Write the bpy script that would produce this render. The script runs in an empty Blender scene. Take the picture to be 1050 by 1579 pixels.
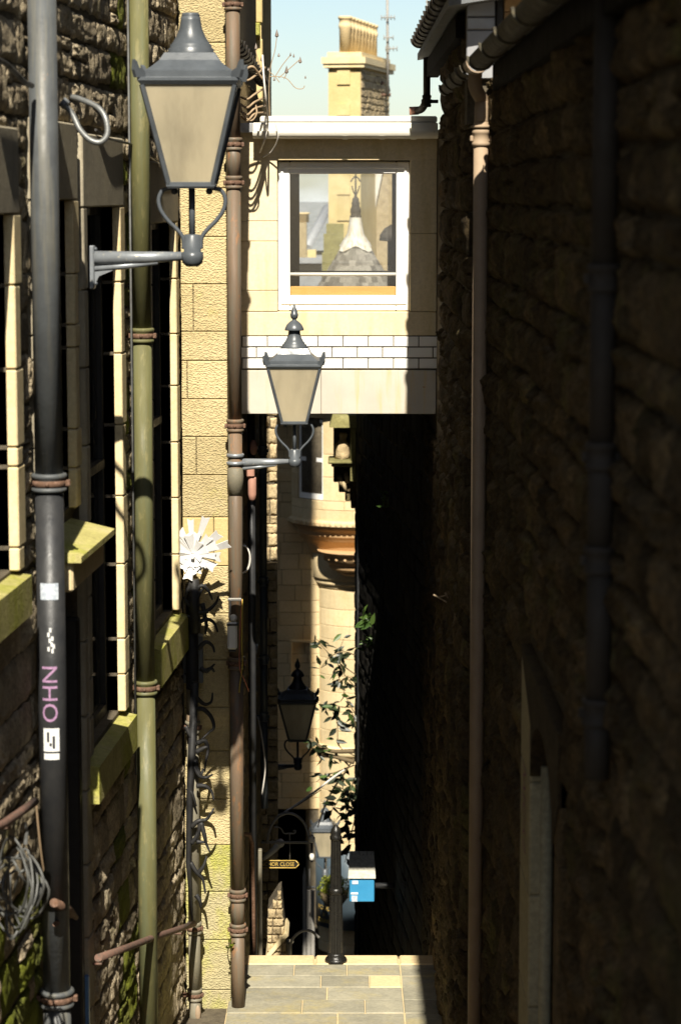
import bpy, bmesh, math, random
from mathutils import Vector, Matrix, noise
R = math.radians
S = bpy.context.scene
COL = S.collection
random.seed(11)

# ------------------------------------------------------------------ camera
# long lens looking down a steep stepped close; y runs down the close, z is up, the eye is the origin
FPX, CX, CY = 3800.0, 525.0, 789.5            # focal length and centre in pixels of the 1050 x 1579 photograph
PITCH = math.atan(489.5 / FPX)
SP, CP = math.sin(PITCH), math.cos(PITCH)
cam_d = bpy.data.cameras.new('camera')
cam_d.sensor_fit = 'VERTICAL'
cam_d.sensor_height = 36.0
cam_d.sensor_width = 24.0
cam_d.lens = FPX / 1579.0 * 36.0
cam_d.clip_start = 0.1
cam_d.clip_end = 1500.0
cam_d.dof.use_dof = True
cam_d.dof.focus_distance = 19.0
cam_d.dof.aperture_fstop = 3.4
cam = bpy.data.objects.new('camera', cam_d)
COL.objects.link(cam)
cam.location = (0, 0, 0)
cam.rotation_euler = (math.pi / 2 - PITCH, 0, 0)
S.camera = cam

# ------------------------------------------------------------------ sky and sun
SUN_D = Vector((-0.014, 0.95, -1.0)).normalized()      # the way the light travels: straight down the close
SUN_EL = math.asin(-SUN_D.z)
W = bpy.data.worlds.new('World')
S.world = W
W.use_nodes = True
wt = W.node_tree
wt.nodes.clear()
wo = wt.nodes.new('ShaderNodeOutputWorld')
wb = wt.nodes.new('ShaderNodeBackground')
sky = wt.nodes.new('ShaderNodeTexSky')
sky.sky_type = 'NISHITA'
sky.sun_disc = False
sky.sun_elevation = SUN_EL
sky.sun_rotation = math.pi
sky.air_density = 1.0
sky.dust_density = 0.6
sky.ozone_density = 2.0
wtc = wt.nodes.new('ShaderNodeTexCoord')
wmp = wt.nodes.new('ShaderNodeMapping')
wmp.inputs['Scale'].default_value = (6.0, 6.0, 15.0)
wmp.inputs['Location'].default_value = (0.4, 0.15, 0.2)
wno = wt.nodes.new('ShaderNodeTexNoise')
wno.inputs['Scale'].default_value = 1.3
wno.inputs['Detail'].default_value = 6.0
wno.inputs['Roughness'].default_value = 0.55
wra = wt.nodes.new('ShaderNodeValToRGB')
wra.color_ramp.elements[0].position = 0.50
wra.color_ramp.elements[1].position = 0.74
wmx = wt.nodes.new('ShaderNodeMix')
wmx.data_type = 'RGBA'
wmx.inputs['B'].default_value = (11.0, 11.2, 11.4, 1.0)   # sunlit cloud, as bright as the sky model's units need
wt.links.new(wtc.outputs['Generated'], wmp.inputs['Vector'])
wt.links.new(wmp.outputs['Vector'], wno.inputs['Vector'])
wt.links.new(wno.outputs['Fac'], wra.inputs['Fac'])
wt.links.new(wra.outputs['Color'], wmx.inputs['Factor'])
wt.links.new(sky.outputs['Color'], wmx.inputs['A'])
wt.links.new(wmx.outputs['Result'], wb.inputs['Color'])
wb.inputs['Strength'].default_value = 0.066
wt.links.new(wb.outputs['Background'], wo.inputs['Surface'])

sun_d = bpy.data.lights.new('sun', 'SUN')
sun_d.energy = 5.0
sun_d.angle = R(0.5)
sun_d.color = (1.0, 0.93, 0.80)
sun = bpy.data.objects.new('sun', sun_d)
COL.objects.link(sun)
sun.rotation_euler = SUN_D.to_track_quat('-Z', 'Y').to_euler()
sun.location = (0, -20, 30)

S.view_settings.view_transform = 'Standard'
S.view_settings.look = 'None'
S.view_settings.exposure = 0.95
S.view_settings.gamma = 1.0
S.view_settings.use_curve_mapping = False
S.render.engine = 'CYCLES'
S.cycles.use_denoising = True
S.cycles.max_bounces = 8
S.cycles.diffuse_bounces = 4
S.cycles.transparent_max_bounces = 16
S.cycles.caustics_reflective = False
S.cycles.caustics_refractive = False

# ------------------------------------------------------------------ pixel helpers
def P(u, v, Y):
    a = (u - CX) / FPX
    b = (CY - v) / FPX
    t = Y / (b * SP + CP)
    return Vector((a * t, Y, t * (b * CP - SP)))
def X(u, Y, v=789.5): return P(u, v, Y).x
def Z(v, Y): return P(525, v, Y).z
def YX(u, x, v=789.5):                          # distance at which column u meets the plane of constant x
    a = (u - CX) / FPX
    b = (CY - v) / FPX
    return x / a * (b * SP + CP)
def proj(p):
    d = p.y * CP - p.z * SP
    return (CX + FPX * p.x / d, CY - FPX * (p.y * SP + p.z * CP) / d)
def M(Y): return Y / FPX                        # metres per pixel at a distance

# ------------------------------------------------------------------ objects
ORG = {}
def tag(o, label=None, cat=None, group=None, kind=None):
    if label: o['label'] = label
    if cat: o['category'] = cat
    if group: o['group'] = group
    if kind: o['kind'] = kind
    return o
def thing(name, label, cat, loc, group=None):
    o = bpy.data.objects.new(name, None)
    o.empty_display_size = 0.1
    COL.objects.link(o)
    o.location = loc
    ORG[o.name] = Vector(loc)
    return tag(o, label, cat, group)
def link(name, me, parent=None, loc=None):
    o = bpy.data.objects.new(name, me)
    COL.objects.link(o)
    if parent is not None:
        o.parent = parent
    if loc is not None: o.location = loc
    return o

SHEAR = None                                    # (slope, y) while a wall that is not quite parallel to the close is built
class MB:
    def __init__(s): s.v = []; s.f = []; s.sm = []
    def add(s, vs, fs, smooth=False):
        n = len(s.v)
        s.v.extend([Vector(p) for p in vs])
        s.f.extend([tuple(i + n for i in f) for f in fs])
        s.sm.extend([smooth] * len(fs))
        return s
    def box(s, x0, x1, y0, y1, z0, z1):
        if x0 > x1: x0, x1 = x1, x0
        if y0 > y1: y0, y1 = y1, y0
        if z0 > z1: z0, z1 = z1, z0
        vs = [(x0,y0,z0),(x1,y0,z0),(x1,y1,z0),(x0,y1,z0),(x0,y0,z1),(x1,y0,z1),(x1,y1,z1),(x0,y1,z1)]
        return s.add(vs, [(0,3,2,1),(4,5,6,7),(0,1,5,4),(1,2,6,5),(2,3,7,6),(3,0,4,7)])
    def cbox(s, x0, x1, y0, y1, z0, z1, c=0.006):                     # box with chamfered edges
        if x0 > x1: x0, x1 = x1, x0
        if y0 > y1: y0, y1 = y1, y0
        if z0 > z1: z0, z1 = z1, z0
        c = min(c, (x1-x0)*.3, (y1-y0)*.3, (z1-z0)*.3)
        bm = bmesh.new()
        vs = [bm.verts.new(p) for p in [(x0,y0,z0),(x1,y0,z0),(x1,y1,z0),(x0,y1,z0),(x0,y0,z1),(x1,y0,z1),(x1,y1,z1),(x0,y1,z1)]]
        for f in [(0,3,2,1),(4,5,6,7),(0,1,5,4),(1,2,6,5),(2,3,7,6),(3,0,4,7)]: bm.faces.new([vs[i] for i in f])
        bmesh.ops.bevel(bm, geom=bm.edges[:], offset=c, segments=1, affect='EDGES')
        bm.verts.index_update()
        s.add([v.co.copy() for v in bm.verts], [tuple(v.index for v in f.verts) for f in bm.faces])
        bm.free()
        return s
    def obox(s, o, ax, ay, az, a0, a1, b0, b1, c0, c1):               # box in a frame (origin and three axes)
        o, ax, ay, az = Vector(o), Vector(ax), Vector(ay), Vector(az)
        vs = [o + ax*a + ay*b + az*c for (a,b,c) in [(a0,b0,c0),(a1,b0,c0),(a1,b1,c0),(a0,b1,c0),(a0,b0,c1),(a1,b0,c1),(a1,b1,c1),(a0,b1,c1)]]
        return s.add(vs, [(0,3,2,1),(4,5,6,7),(0,1,5,4),(1,2,6,5),(2,3,7,6),(3,0,4,7)])
    def prism(s, pts, off):                                           # polygon pushed along a vector
        n = len(pts); off = Vector(off)
        vs = [Vector(p) for p in pts] + [Vector(p) + off for p in pts]
        fs = [tuple(range(n))[::-1], tuple(range(n, 2*n))] + [(i, (i+1) % n, n + (i+1) % n, n + i) for i in range(n)]
        return s.add(vs, fs)
    def tube(s, pts, r, seg=10, caps=True, smooth=True):
        pts = [Vector(p) for p in pts]
        rs = r if isinstance(r, (list, tuple)) else [r] * len(pts)
        vs = []; fs = []
        up = None
        for i, p in enumerate(pts):
            d = (pts[min(i+1, len(pts)-1)] - pts[max(i-1, 0)]).normalized()
            if up is None:
                up = Vector((0,0,1)) if abs(d.z) < .9 else Vector((1,0,0))
            e1 = (up - d * up.dot(d)).normalized()
            e2 = d.cross(e1)
            up = e1
            for k in range(seg):
                a = 2*math.pi*k/seg
                vs.append(p + (e1*math.cos(a) + e2*math.sin(a)) * rs[i])
        for i in range(len(pts)-1):
            for k in range(seg):
                fs.append((i*seg+k, i*seg+(k+1)%seg, (i+1)*seg+(k+1)%seg, (i+1)*seg+k))
        s.add(vs, fs, smooth)
        if caps:
            n0 = len(s.v) - len(vs)
            s.f.append(tuple(n0 + k for k in range(seg))[::-1]); s.sm.append(False)
            s.f.append(tuple(n0 + (len(pts)-1)*seg + k for k in range(seg))); s.sm.append(False)
        return s
    def lathe(s, c, prof, seg=24, a0=0.0, a1=2*math.pi, smooth=True, sq=1.0):   # profile of (radius, z) round a vertical axis
        c = Vector(c)
        full = abs(a1 - a0 - 2*math.pi) < 1e-6
        n = seg if full else seg + 1
        vs = []
        for (r, z) in prof:
            for k in range(n):
                a = a0 + (a1-a0)*k/seg
                vs.append(c + Vector((r*math.cos(a), r*math.sin(a)*sq, z)))
        fs = []
        for i in range(len(prof)-1):
            for k in range(seg):
                k2 = (k+1) % n
                fs.append((i*n+k, i*n+k2, (i+1)*n+k2, (i+1)*n+k))
        s.add(vs, fs, smooth)
        n0 = len(s.v) - len(vs)
        if full:
            if prof[0][0] > 1e-5: s.f.append(tuple(n0+k for k in range(n))[::-1]); s.sm.append(False)
            if prof[-1][0] > 1e-5: s.f.append(tuple(n0+(len(prof)-1)*n+k for k in range(n))); s.sm.append(False)
        return s
    def ball(s, c, r, seg=12, rings=8, sx=1, sy=1, sz=1):
        c = Vector(c); vs = []; fs = []
        for i in range(rings+1):
            t = math.pi*i/rings
            for k in range(seg):
                a = 2*math.pi*k/seg
                vs.append(c + Vector((r*sx*math.sin(t)*math.cos(a), r*sy*math.sin(t)*math.sin(a), -r*sz*math.cos(t))))
        for i in range(rings):
            for k in range(seg):
                fs.append((i*seg+k, i*seg+(k+1)%seg, (i+1)*seg+(k+1)%seg, (i+1)*seg+k))
        return s.add(vs, fs, True)
    def mesh(s, name, mat, o=Vector((0,0,0))):
        me = bpy.data.meshes.new(name)
        me.from_pydata([tuple(p - o) for p in s.v], [], s.f)
        me.polygons.foreach_set('use_smooth', s.sm)
        me.materials.append(MAT[mat])
        me.update()
        return me
    def build(s, name, mat, parent=None, root=None, label=None):
        """one mesh object; its vertices are world positions, parent = thing (an Empty) or a part of it (then root = the thing)"""
        if SHEAR:
            for p in s.v: p.x += SHEAR[0]*(p.y - SHEAR[1])
        if parent is None:
            lo = Vector((min(p.x for p in s.v), min(p.y for p in s.v), min(p.z for p in s.v)))
            hi = Vector((max(p.x for p in s.v), max(p.y for p in s.v), max(p.z for p in s.v)))
            o = Vector(((lo.x+hi.x)/2, (lo.y+hi.y)/2, lo.z))
            ob = link(name, s.mesh(name, mat, o), None, o)
            ORG[ob.name] = o
        else:
            o = ORG[(root or parent).name]
            ob = link(name, s.mesh(name, mat, o), parent)
            ORG[ob.name] = o
        if label: ob['label'] = label
        return ob

# ------------------------------------------------------------------ materials
MAT = {}
def nodes(name):
    m = bpy.data.materials.new(name)
    m.use_transparent_shadow = True
    m.use_nodes = True
    nt = m.node_tree
    MAT[name] = m
    return m, nt, nt.nodes['Principled BSDF']
def pos(nt, scale=(1,1,1)):
    g = nt.nodes.new('ShaderNodeNewGeometry')
    mp = nt.nodes.new('ShaderNodeMapping')
    mp.inputs['Scale'].default_value = scale
    nt.links.new(g.outputs['Position'], mp.inputs['Vector'])
    return mp.outputs['Vector']
def noi(nt, vec, scale, detail=6, rough=.6):
    n = nt.nodes.new('ShaderNodeTexNoise')
    n.inputs['Scale'].default_value = scale
    n.inputs['Detail'].default_value = detail
    n.inputs['Roughness'].default_value = rough
    nt.links.new(vec, n.inputs['Vector'])
    return n.outputs['Fac']
def ramp(nt, fac, stops):
    r = nt.nodes.new('ShaderNodeValToRGB')
    while len(r.color_ramp.elements) < len(stops): r.color_ramp.elements.new(.5)
    for e, (p, c) in zip(r.color_ramp.elements, stops):
        e.position = p
        e.color = (*c, 1) if len(c) == 3 else c
    nt.links.new(fac, r.inputs['Fac'])
    return r.outputs['Color']
def mix(nt, fac, a, b, blend='MIX'):
    m = nt.nodes.new('ShaderNodeMix'); m.data_type = 'RGBA'; m.blend_type = blend
    for k, val in (('Factor', fac), ('A', a), ('B', b)):
        if hasattr(val, 'is_linked'): nt.links.new(val, m.inputs[k])
        elif k == 'Factor': m.inputs[k].default_value = val
        else: m.inputs[k].default_value = (*val, 1)
    return m.outputs['Result']
def bump(nt, bs, h, strength, dist):
    b = nt.nodes.new('ShaderNodeBump')
    b.inputs['Strength'].default_value = strength
    b.inputs['Distance'].default_value = dist
    nt.links.new(h, b.inputs['Height'])
    nt.links.new(b.outputs['Normal'], bs.inputs['Normal'])
def math_(nt, op, a, b):
    m = nt.nodes.new('ShaderNodeMath'); m.operation = op
    for i, val in enumerate((a, b)):
        if hasattr(val, 'is_linked'): nt.links.new(val, m.inputs[i])
        else: m.inputs[i].default_value = val
    return m.outputs[0]
def objrand(nt, lo, hi):
    oi = nt.nodes.new('ShaderNodeObjectInfo')
    mr = nt.nodes.new('ShaderNodeMapRange')
    mr.inputs['To Min'].default_value = lo; mr.inputs['To Max'].default_value = hi
    nt.links.new(oi.outputs['Random'], mr.inputs['Value'])
    return mr.outputs['Result']

def stone(name, c1, c2, c3=None, big=3.0, fine=60.0, bstr=.6, bdist=.01, rnd=.25, moss=None, moss_t=.6, rough=.9, stretch=(1,1,1), tool=None, grime=None, mot=.28):
    m, nt, bs = nodes(name)
    v = pos(nt, stretch)
    col = ramp(nt, noi(nt, v, big, 8, .65), [(.3, c1), (.52, c2), (.72, c3 or c1)])
    if grime:
        g = ramp(nt, noi(nt, pos(nt, (5, 5, .7)), 1.6, 6, .6), [(.48, (0,0,0)), (.68, (1,1,1))])
        col = mix(nt, g, col, grime)
    if moss:
        f = ramp(nt, noi(nt, pos(nt, (1,1,.6)), 2.2, 7, .7), [(moss_t-.07, (0,0,0)), (moss_t+.07, (1,1,1))])
        col = mix(nt, f, col, moss)
    hsv = nt.nodes.new('ShaderNodeHueSaturation')
    nt.links.new(objrand(nt, 1-rnd, 1+rnd), hsv.inputs['Value'])
    nt.links.new(col, hsv.inputs['Color'])
    sp = ramp(nt, noi(nt, pos(nt), 34.0, 8, .78), [(.36, (1-mot,)*3), (.60, (1.08,1.08,1.08))])
    col = mix(nt, 1.0, hsv.outputs['Color'], sp, 'MULTIPLY')
    nt.links.new(col, bs.inputs['Base Color'])
    bs.inputs['Roughness'].default_value = rough
    bs.inputs['Specular IOR Level'].default_value = .15
    h = noi(nt, pos(nt), fine, 6, .7)
    h2 = noi(nt, pos(nt), fine*.25, 5, .65)
    hh = math_(nt, 'ADD', h, math_(nt, 'MULTIPLY', h2, 2.0))
    if tool:
        w = nt.nodes.new('ShaderNodeTexVoronoi'); w.inputs['Scale'].default_value = tool
        nt.links.new(pos(nt, (1.0, 1.0, 1.6)), w.inputs['Vector'])
        hh = math_(nt, 'ADD', math_(nt, 'MULTIPLY', hh, .3), math_(nt, 'MULTIPLY', w.outputs['Distance'], 2.2))
    bump(nt, bs, hh, bstr, bdist)
    return m
def paint(name, c, c2=None, rough=.45, metal=0.0, chip=None, chip_t=.62, big=9.0, bstr=.15, stretch=(1,1,1), coat=0, spec=.4, run=None):
    m, nt, bs = nodes(name)
    v = pos(nt, stretch)
    c2 = c2 or tuple(x*.72 for x in c)
    col = ramp(nt, noi(nt, v, big, 7, .65), [(.34, c), (.68, c2)])
    if run:
        g = ramp(nt, noi(nt, pos(nt, (14, 14, .8)), 1.7, 6, .65), [(.46, (0,0,0)), (.62, (1,1,1))])
        col = mix(nt, g, col, run)
    if chip:
        f = ramp(nt, noi(nt, v, big*2.6, 8, .7), [(chip_t-.03, (0,0,0)), (chip_t+.03, (1,1,1))])
        col = mix(nt, f, col, chip)
    nt.links.new(col, bs.inputs['Base Color'])
    rr = ramp(nt, noi(nt, v, big*1.7, 5, .6), [(.3, (rough*.75,)*3), (.7, (min(1,rough*1.3),)*3)])
    nt.links.new(rr, bs.inputs['Roughness'])
    bs.inputs['Metallic'].default_value = metal
    bs.inputs['Specular IOR Level'].default_value = spec
    bump(nt, bs, noi(nt, v, big*7, 5, .6), bstr, .004)
    return m

# stone
stone('rubble', (.29,.235,.155), (.42,.345,.23), (.52,.44,.30), big=7, fine=55, bstr=.9, bdist=.012, rnd=.35, moss=(.13,.125,.035), moss_t=.66, mot=.5)
stone('rubble_mossy', (.10,.11,.03), (.16,.17,.035), (.20,.17,.09), big=7, fine=55, bstr=.9, bdist=.012, rnd=.3, moss=(.17,.19,.02), moss_t=.5)
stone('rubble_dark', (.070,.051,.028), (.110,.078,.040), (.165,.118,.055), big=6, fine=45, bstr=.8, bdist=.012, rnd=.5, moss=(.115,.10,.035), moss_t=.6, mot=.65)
stone('rubble_black', (.016,.014,.011), (.024,.021,.016), (.034,.029,.021), big=6, fine=40, bstr=.4, bdist=.006, rnd=.35, mot=.4)  # near-black stone of the angled wall beyond the bridge
stone('rubble_warm', (.33,.25,.145), (.44,.345,.20), (.50,.40,.25), big=8, fine=60, bstr=.7, bdist=.01, rnd=.22)
stone('mortar', (.085,.07,.05), (.12,.10,.07), (.15,.125,.085), big=9, fine=50, rnd=.05)
stone('ashlar', (.41,.325,.165), (.475,.385,.205), (.53,.435,.25), big=2.2, fine=70, bstr=.5, bdist=.009, rnd=.12, tool=60, moss=(.40,.36,.10), moss_t=.66, mot=.18)
stone('ashlar_plain', (.49,.38,.17), (.56,.44,.21), (.62,.50,.26), big=2.5, fine=90, bstr=.35, bdist=.006, rnd=.08, mot=.10)
stone('ashlar_base', (.34,.29,.17), (.40,.35,.20), (.46,.38,.20), big=2.5, fine=70, bstr=.5, bdist=.009, rnd=.12, tool=60, moss=(.36,.35,.085), moss_t=.50, mot=.18)
stone('cream_stone', (.60,.48,.26), (.69,.57,.34), (.64,.46,.22), big=2.0, fine=80, bstr=.3, bdist=.005, rnd=.06, moss=(.50,.45,.15), moss_t=.72, mot=.10)
stone('jamb_grey', (.26,.23,.17), (.33,.29,.21), (.38,.33,.23), big=3, fine=80, bstr=.3, bdist=.005, rnd=.1, mot=.10)
stone('sill_moss', (.36,.32,.12), (.42,.38,.14), (.50,.42,.22), big=6, fine=60, bstr=.5, bdist=.008, rnd=.08, moss=(.33,.33,.06), moss_t=.56)
stone('oriel_stone', (.54,.42,.235), (.62,.50,.30), (.58,.41,.21), big=1.6, fine=50, bstr=.3, bdist=.006, rnd=.09, mot=.10)
stone('orange_stone', (.42,.26,.125), (.48,.31,.155), (.52,.36,.20), big=1.2, fine=50, bstr=.3, bdist=.006, rnd=.06, mot=.10)
stone('bridge_panel', (.64,.53,.34), (.70,.59,.39), (.74,.64,.45), big=1.5, fine=80, bstr=.2, bdist=.004, rnd=.04, grime=(.60,.49,.28), mot=.10)
stone('paving', (.24,.225,.17), (.30,.28,.21), (.36,.33,.24), big=5, fine=70, bstr=.35, bdist=.005, rnd=.12, moss=(.36,.31,.17), moss_t=.60, mot=.18)
stone('paving_edge', (.56,.43,.24), (.62,.49,.28), (.52,.40,.22), big=4, fine=70, bstr=.3, bdist=.005, rnd=.06, mot=.10)
stone('paving_moss', (.36,.35,.09), (.42,.42,.10), (.40,.36,.17), big=5, fine=70, bstr=.4, bdist=.005, rnd=.08, mot=.18)
stone('asphalt', (.045,.045,.047), (.055,.055,.055), (.065,.063,.06), big=3, fine=80, rnd=.05)
stone('slate', (.13,.14,.145), (.18,.19,.195), (.22,.225,.23), big=5, fine=40, bstr=.2, bdist=.004, rnd=.35, rough=.6)
stone('slate_brown', (.15,.135,.115), (.21,.19,.16), (.27,.25,.21), big=5, fine=40, bstr=.3, bdist=.005, rnd=.45, rough=.7)
stone('niche_stone', (.17,.155,.065), (.23,.21,.085), (.30,.28,.13), big=5, fine=60, bstr=.5, bdist=.008, rnd=.1)
stone('pale_jamb', (.33,.30,.19), (.38,.34,.22), (.30,.265,.16), big=2.0, fine=70, bstr=.3, bdist=.005, rnd=.05)
stone('clay', (.60,.46,.24), (.68,.53,.30), (.56,.42,.22), big=3, fine=60, bstr=.2, bdist=.004, rnd=.08, mot=.10)
# paint and metal
paint('lamp_paint', (.085,.095,.105), (.060,.068,.076), rough=.36, chip=(.12,.12,.11), chip_t=.74)
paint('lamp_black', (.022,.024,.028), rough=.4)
paint('arm_silver', (.26,.28,.30), (.20,.215,.23), rough=.38, metal=.3, chip=(.48,.46,.38), chip_t=.62, big=14)
paint('pipe_grey', (.085,.092,.095), (.062,.066,.068), rough=.5, chip=(.20,.13,.08), chip_t=.69, big=7, run=(.115,.112,.095), bstr=.25)
paint('pipe_black', (.022,.023,.025), (.034,.034,.034), rough=.42, chip=(.10,.085,.06), chip_t=.72, big=10, bstr=.25)
paint('pipe_green', (.125,.118,.044), (.095,.091,.036), rough=.66, chip=(.16,.145,.06), chip_t=.58, big=9, run=(.11,.115,.055), stretch=(1,1,.25), bstr=.35)
paint('pipe_rust', (.165,.105,.062), (.115,.085,.058), rough=.6, chip=(.22,.115,.055), chip_t=.60, big=6, run=(.13,.115,.085), stretch=(1,1,.3), bstr=.35)
paint('pipe_iron', (.20,.18,.13), (.15,.135,.095), rough=.6, chip=(.26,.20,.12), chip_t=.62, big=8, bstr=.3)
paint('pipe_slate', (.060,.070,.080), (.045,.053,.062), rough=.4, big=6)
paint('pipe_cream', (.34,.25,.165), (.28,.205,.135), rough=.6, big=7, bstr=.2)
paint('pipe_dull', (.048,.041,.034), (.036,.031,.026), rough=.7, spec=.15, big=6, bstr=.2)
paint('rust', (.135,.072,.042), (.09,.052,.034), rough=.85, chip=(.19,.11,.075), chip_t=.55, big=22, bstr=.5)
paint('rail_rust', (.20,.10,.07), (.11,.075,.055), rough=.85, chip=(.10,.08,.06), chip_t=.56, big=18, bstr=.5)
paint('dead_black', (.012,.012,.013), (.018,.017,.016), rough=.6)  # black of the cast-shadow curls, the sleeve and the niche back
paint('bollard_black', (.009,.0085,.008), (.016,.015,.012), rough=.30, chip=(.07,.06,.04), chip_t=.70, big=24, bstr=.4)
paint('white_paint', (.78,.76,.70), (.72,.69,.62), rough=.35, big=5, bstr=.05)
paint('white_frame', (.82,.81,.78), (.80,.79,.76), rough=.3, big=3, bstr=.03)
paint('gutter_white', (.72,.68,.58), (.78,.75,.66), rough=.6, chip=(.46,.33,.16), chip_t=.66, big=7, bstr=.2)
paint('gutter_dull', (.085,.076,.056), (.06,.054,.04), rough=.75, spec=.15, chip=(.13,.11,.07), chip_t=.58, big=9, bstr=.3)
paint('lead', (.34,.345,.355), (.28,.285,.30), rough=.55, metal=.25, big=5, bstr=.2, chip=(.42,.42,.42), chip_t=.66)
paint('lead_white', (.62,.60,.55), (.52,.49,.43), rough=.55, big=8, run=(.44,.36,.24), bstr=.15)
paint('blade_white', (.74,.73,.71), (.64,.635,.63), rough=.38, metal=.1, big=12, bstr=.1)
paint('box_grey', (.145,.155,.16), (.12,.128,.132), rough=.5, big=6)
paint('plastic_white', (.74,.72,.66), (.66,.63,.56), rough=.4, big=10)
paint('cable_white', (.66,.62,.56), (.52,.48,.42), rough=.5, big=20)
paint('cable_dark', (.03,.028,.026), rough=.5)
paint('cable_tan', (.36,.26,.16), (.28,.20,.12), rough=.6, big=20)
paint('cable_red', (.50,.16,.09), rough=.5)
paint('cable_yellow', (.56,.42,.06), rough=.5)
paint('conduit', (.20,.205,.20), (.15,.155,.15), rough=.4, metal=.35, big=20)
paint('wire_grey', (.11,.112,.105), (.06,.06,.056), rough=.5, big=14)
paint('alarm_pink', (.42,.22,.16), (.36,.19,.14), rough=.5)
paint('timber', (.62,.36,.10), (.54,.30,.08), rough=.45, stretch=(.3,3,3), big=9)
paint('door_dark', (.020,.018,.016), rough=.6)
paint('eaves_dark', (.016,.014,.012), rough=.95, spec=.03)
paint('door_blue', (.10,.22,.42), (.08,.17,.33), rough=.4)
paint('box_blue', (.045,.26,.47), (.035,.22,.42), rough=.4, big=8)
paint('box_top', (.52,.50,.42), (.30,.29,.25), rough=.7, big=22, bstr=.4)
paint('shop_blue', (.060,.085,.105), (.045,.065,.082), rough=.38, big=3)
paint('gold', (.58,.40,.10), (.46,.31,.07), rough=.4, big=20)
paint('sign_black', (.014,.013,.012), rough=.5)
paint('gate_grey', (.30,.285,.255), (.24,.228,.205), rough=.55, big=7)
paint('curtain', (.62,.58,.50), (.54,.50,.43), rough=.8, big=4)
paint('interior', (.055,.046,.036), rough=.8)
paint('graffiti_pink', (.42,.25,.40), (.26,.15,.25), rough=.55, big=60)
paint('graffiti_purple', (.16,.035,.09), (.20,.06,.12), rough=.6, big=60)
paint('sticker', (.62,.66,.70), (.30,.35,.42), rough=.45, big=55)
paint('sticker_white', (.74,.74,.72), (.62,.62,.60), rough=.45, big=40)
paint('ink', (.03,.03,.035), rough=.5)
paint('stem', (.10,.075,.04), (.14,.10,.05), rough=.8, big=40)
paint('stem_dry', (.36,.27,.17), (.26,.19,.12), rough=.8, big=40)
paint('tile_white', (.80,.78,.73), (.84,.83,.79), rough=.16, big=3, bstr=.04, spec=.5)

def leafmat(name, c, c2, tr):
    m, nt, bs = nodes(name)
    col = mix(nt, objrand(nt, 0, 1), c, c2)
    nt.links.new(col, bs.inputs['Base Color'])
    bs.inputs['Roughness'].default_value = .45
    t = nt.nodes.new('ShaderNodeBsdfTranslucent')
    nt.links.new(col, t.inputs['Color'])
    mx = nt.nodes.new('ShaderNodeMixShader'); mx.inputs[0].default_value = tr
    nt.links.new(bs.outputs[0], mx.inputs[1]); nt.links.new(t.outputs[0], mx.inputs[2])
    nt.links.new(mx.outputs[0], nt.nodes['Material Output'].inputs['Surface'])
leafmat('leaf', (.045,.095,.018), (.085,.145,.03), .25)
leafmat('leaf_dark', (.010,.016,.007), (.022,.034,.011), .08)
leafmat('leaf_yellow', (.20,.22,.02), (.11,.16,.02), .25)
leafmat('seed_head', (.10,.065,.04), (.14,.09,.06), .1)

def glassmat(name, tint, clear, frost, rough=.05, spec=.5):
    """thin pane: part clear, part dusty film, with a surface sheen"""
    m, nt, bs = nodes(name)
    out = nt.nodes['Material Output']
    v = pos(nt)
    film = ramp(nt, noi(nt, pos(nt, (2.2, 2.2, .5)), 2.2, 5, .6), [(.30, tuple(x*.74 for x in frost)), (.50, frost), (.72, tuple(min(.95, x*1.15) for x in frost))])
    dif = nt.nodes.new('ShaderNodeBsdfDiffuse'); nt.links.new(film, dif.inputs['Color'])
    tl = nt.nodes.new('ShaderNodeBsdfTranslucent'); nt.links.new(film, tl.inputs['Color'])
    f = nt.nodes.new('ShaderNodeMixShader'); f.inputs[0].default_value = .3
    nt.links.new(dif.outputs[0], f.inputs[1]); nt.links.new(tl.outputs[0], f.inputs[2])
    tp = nt.nodes.new('ShaderNodeBsdfTransparent'); tp.inputs['Color'].default_value = (*tint, 1)
    a = nt.nodes.new('ShaderNodeMixShader'); a.inputs[0].default_value = clear
    nt.links.new(f.outputs[0], a.inputs[1]); nt.links.new(tp.outputs[0], a.inputs[2])
    gl = nt.nodes.new('ShaderNodeBsdfGlossy'); gl.inputs['Roughness'].default_value = rough
    lw = nt.nodes.new('ShaderNodeLayerWeight'); lw.inputs['Blend'].default_value = .5
    pw = math_(nt, 'POWER', lw.outputs['Facing'], 4.0)
    fr = math_(nt, 'ADD', math_(nt, 'MULTIPLY', pw, .75), .045)
    b = nt.nodes.new('ShaderNodeMixShader')
    nt.links.new(fr, b.inputs[0])
    nt.links.new(a.outputs[0], b.inputs[1]); nt.links.new(gl.outputs[0], b.inputs[2])
    nt.links.new(b.outputs[0], out.inputs['Surface'])
    nt.nodes.remove(bs)
glassmat('lamp_glass', (.92,.88,.78), .40, (.74,.66,.48), .15)
glassmat('clear_glass', (.97,.98,.98), .99, (.6,.6,.6), .02)
glassmat('dim_glass', (.45,.46,.47), .90, (.3,.3,.3), .04)

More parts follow.
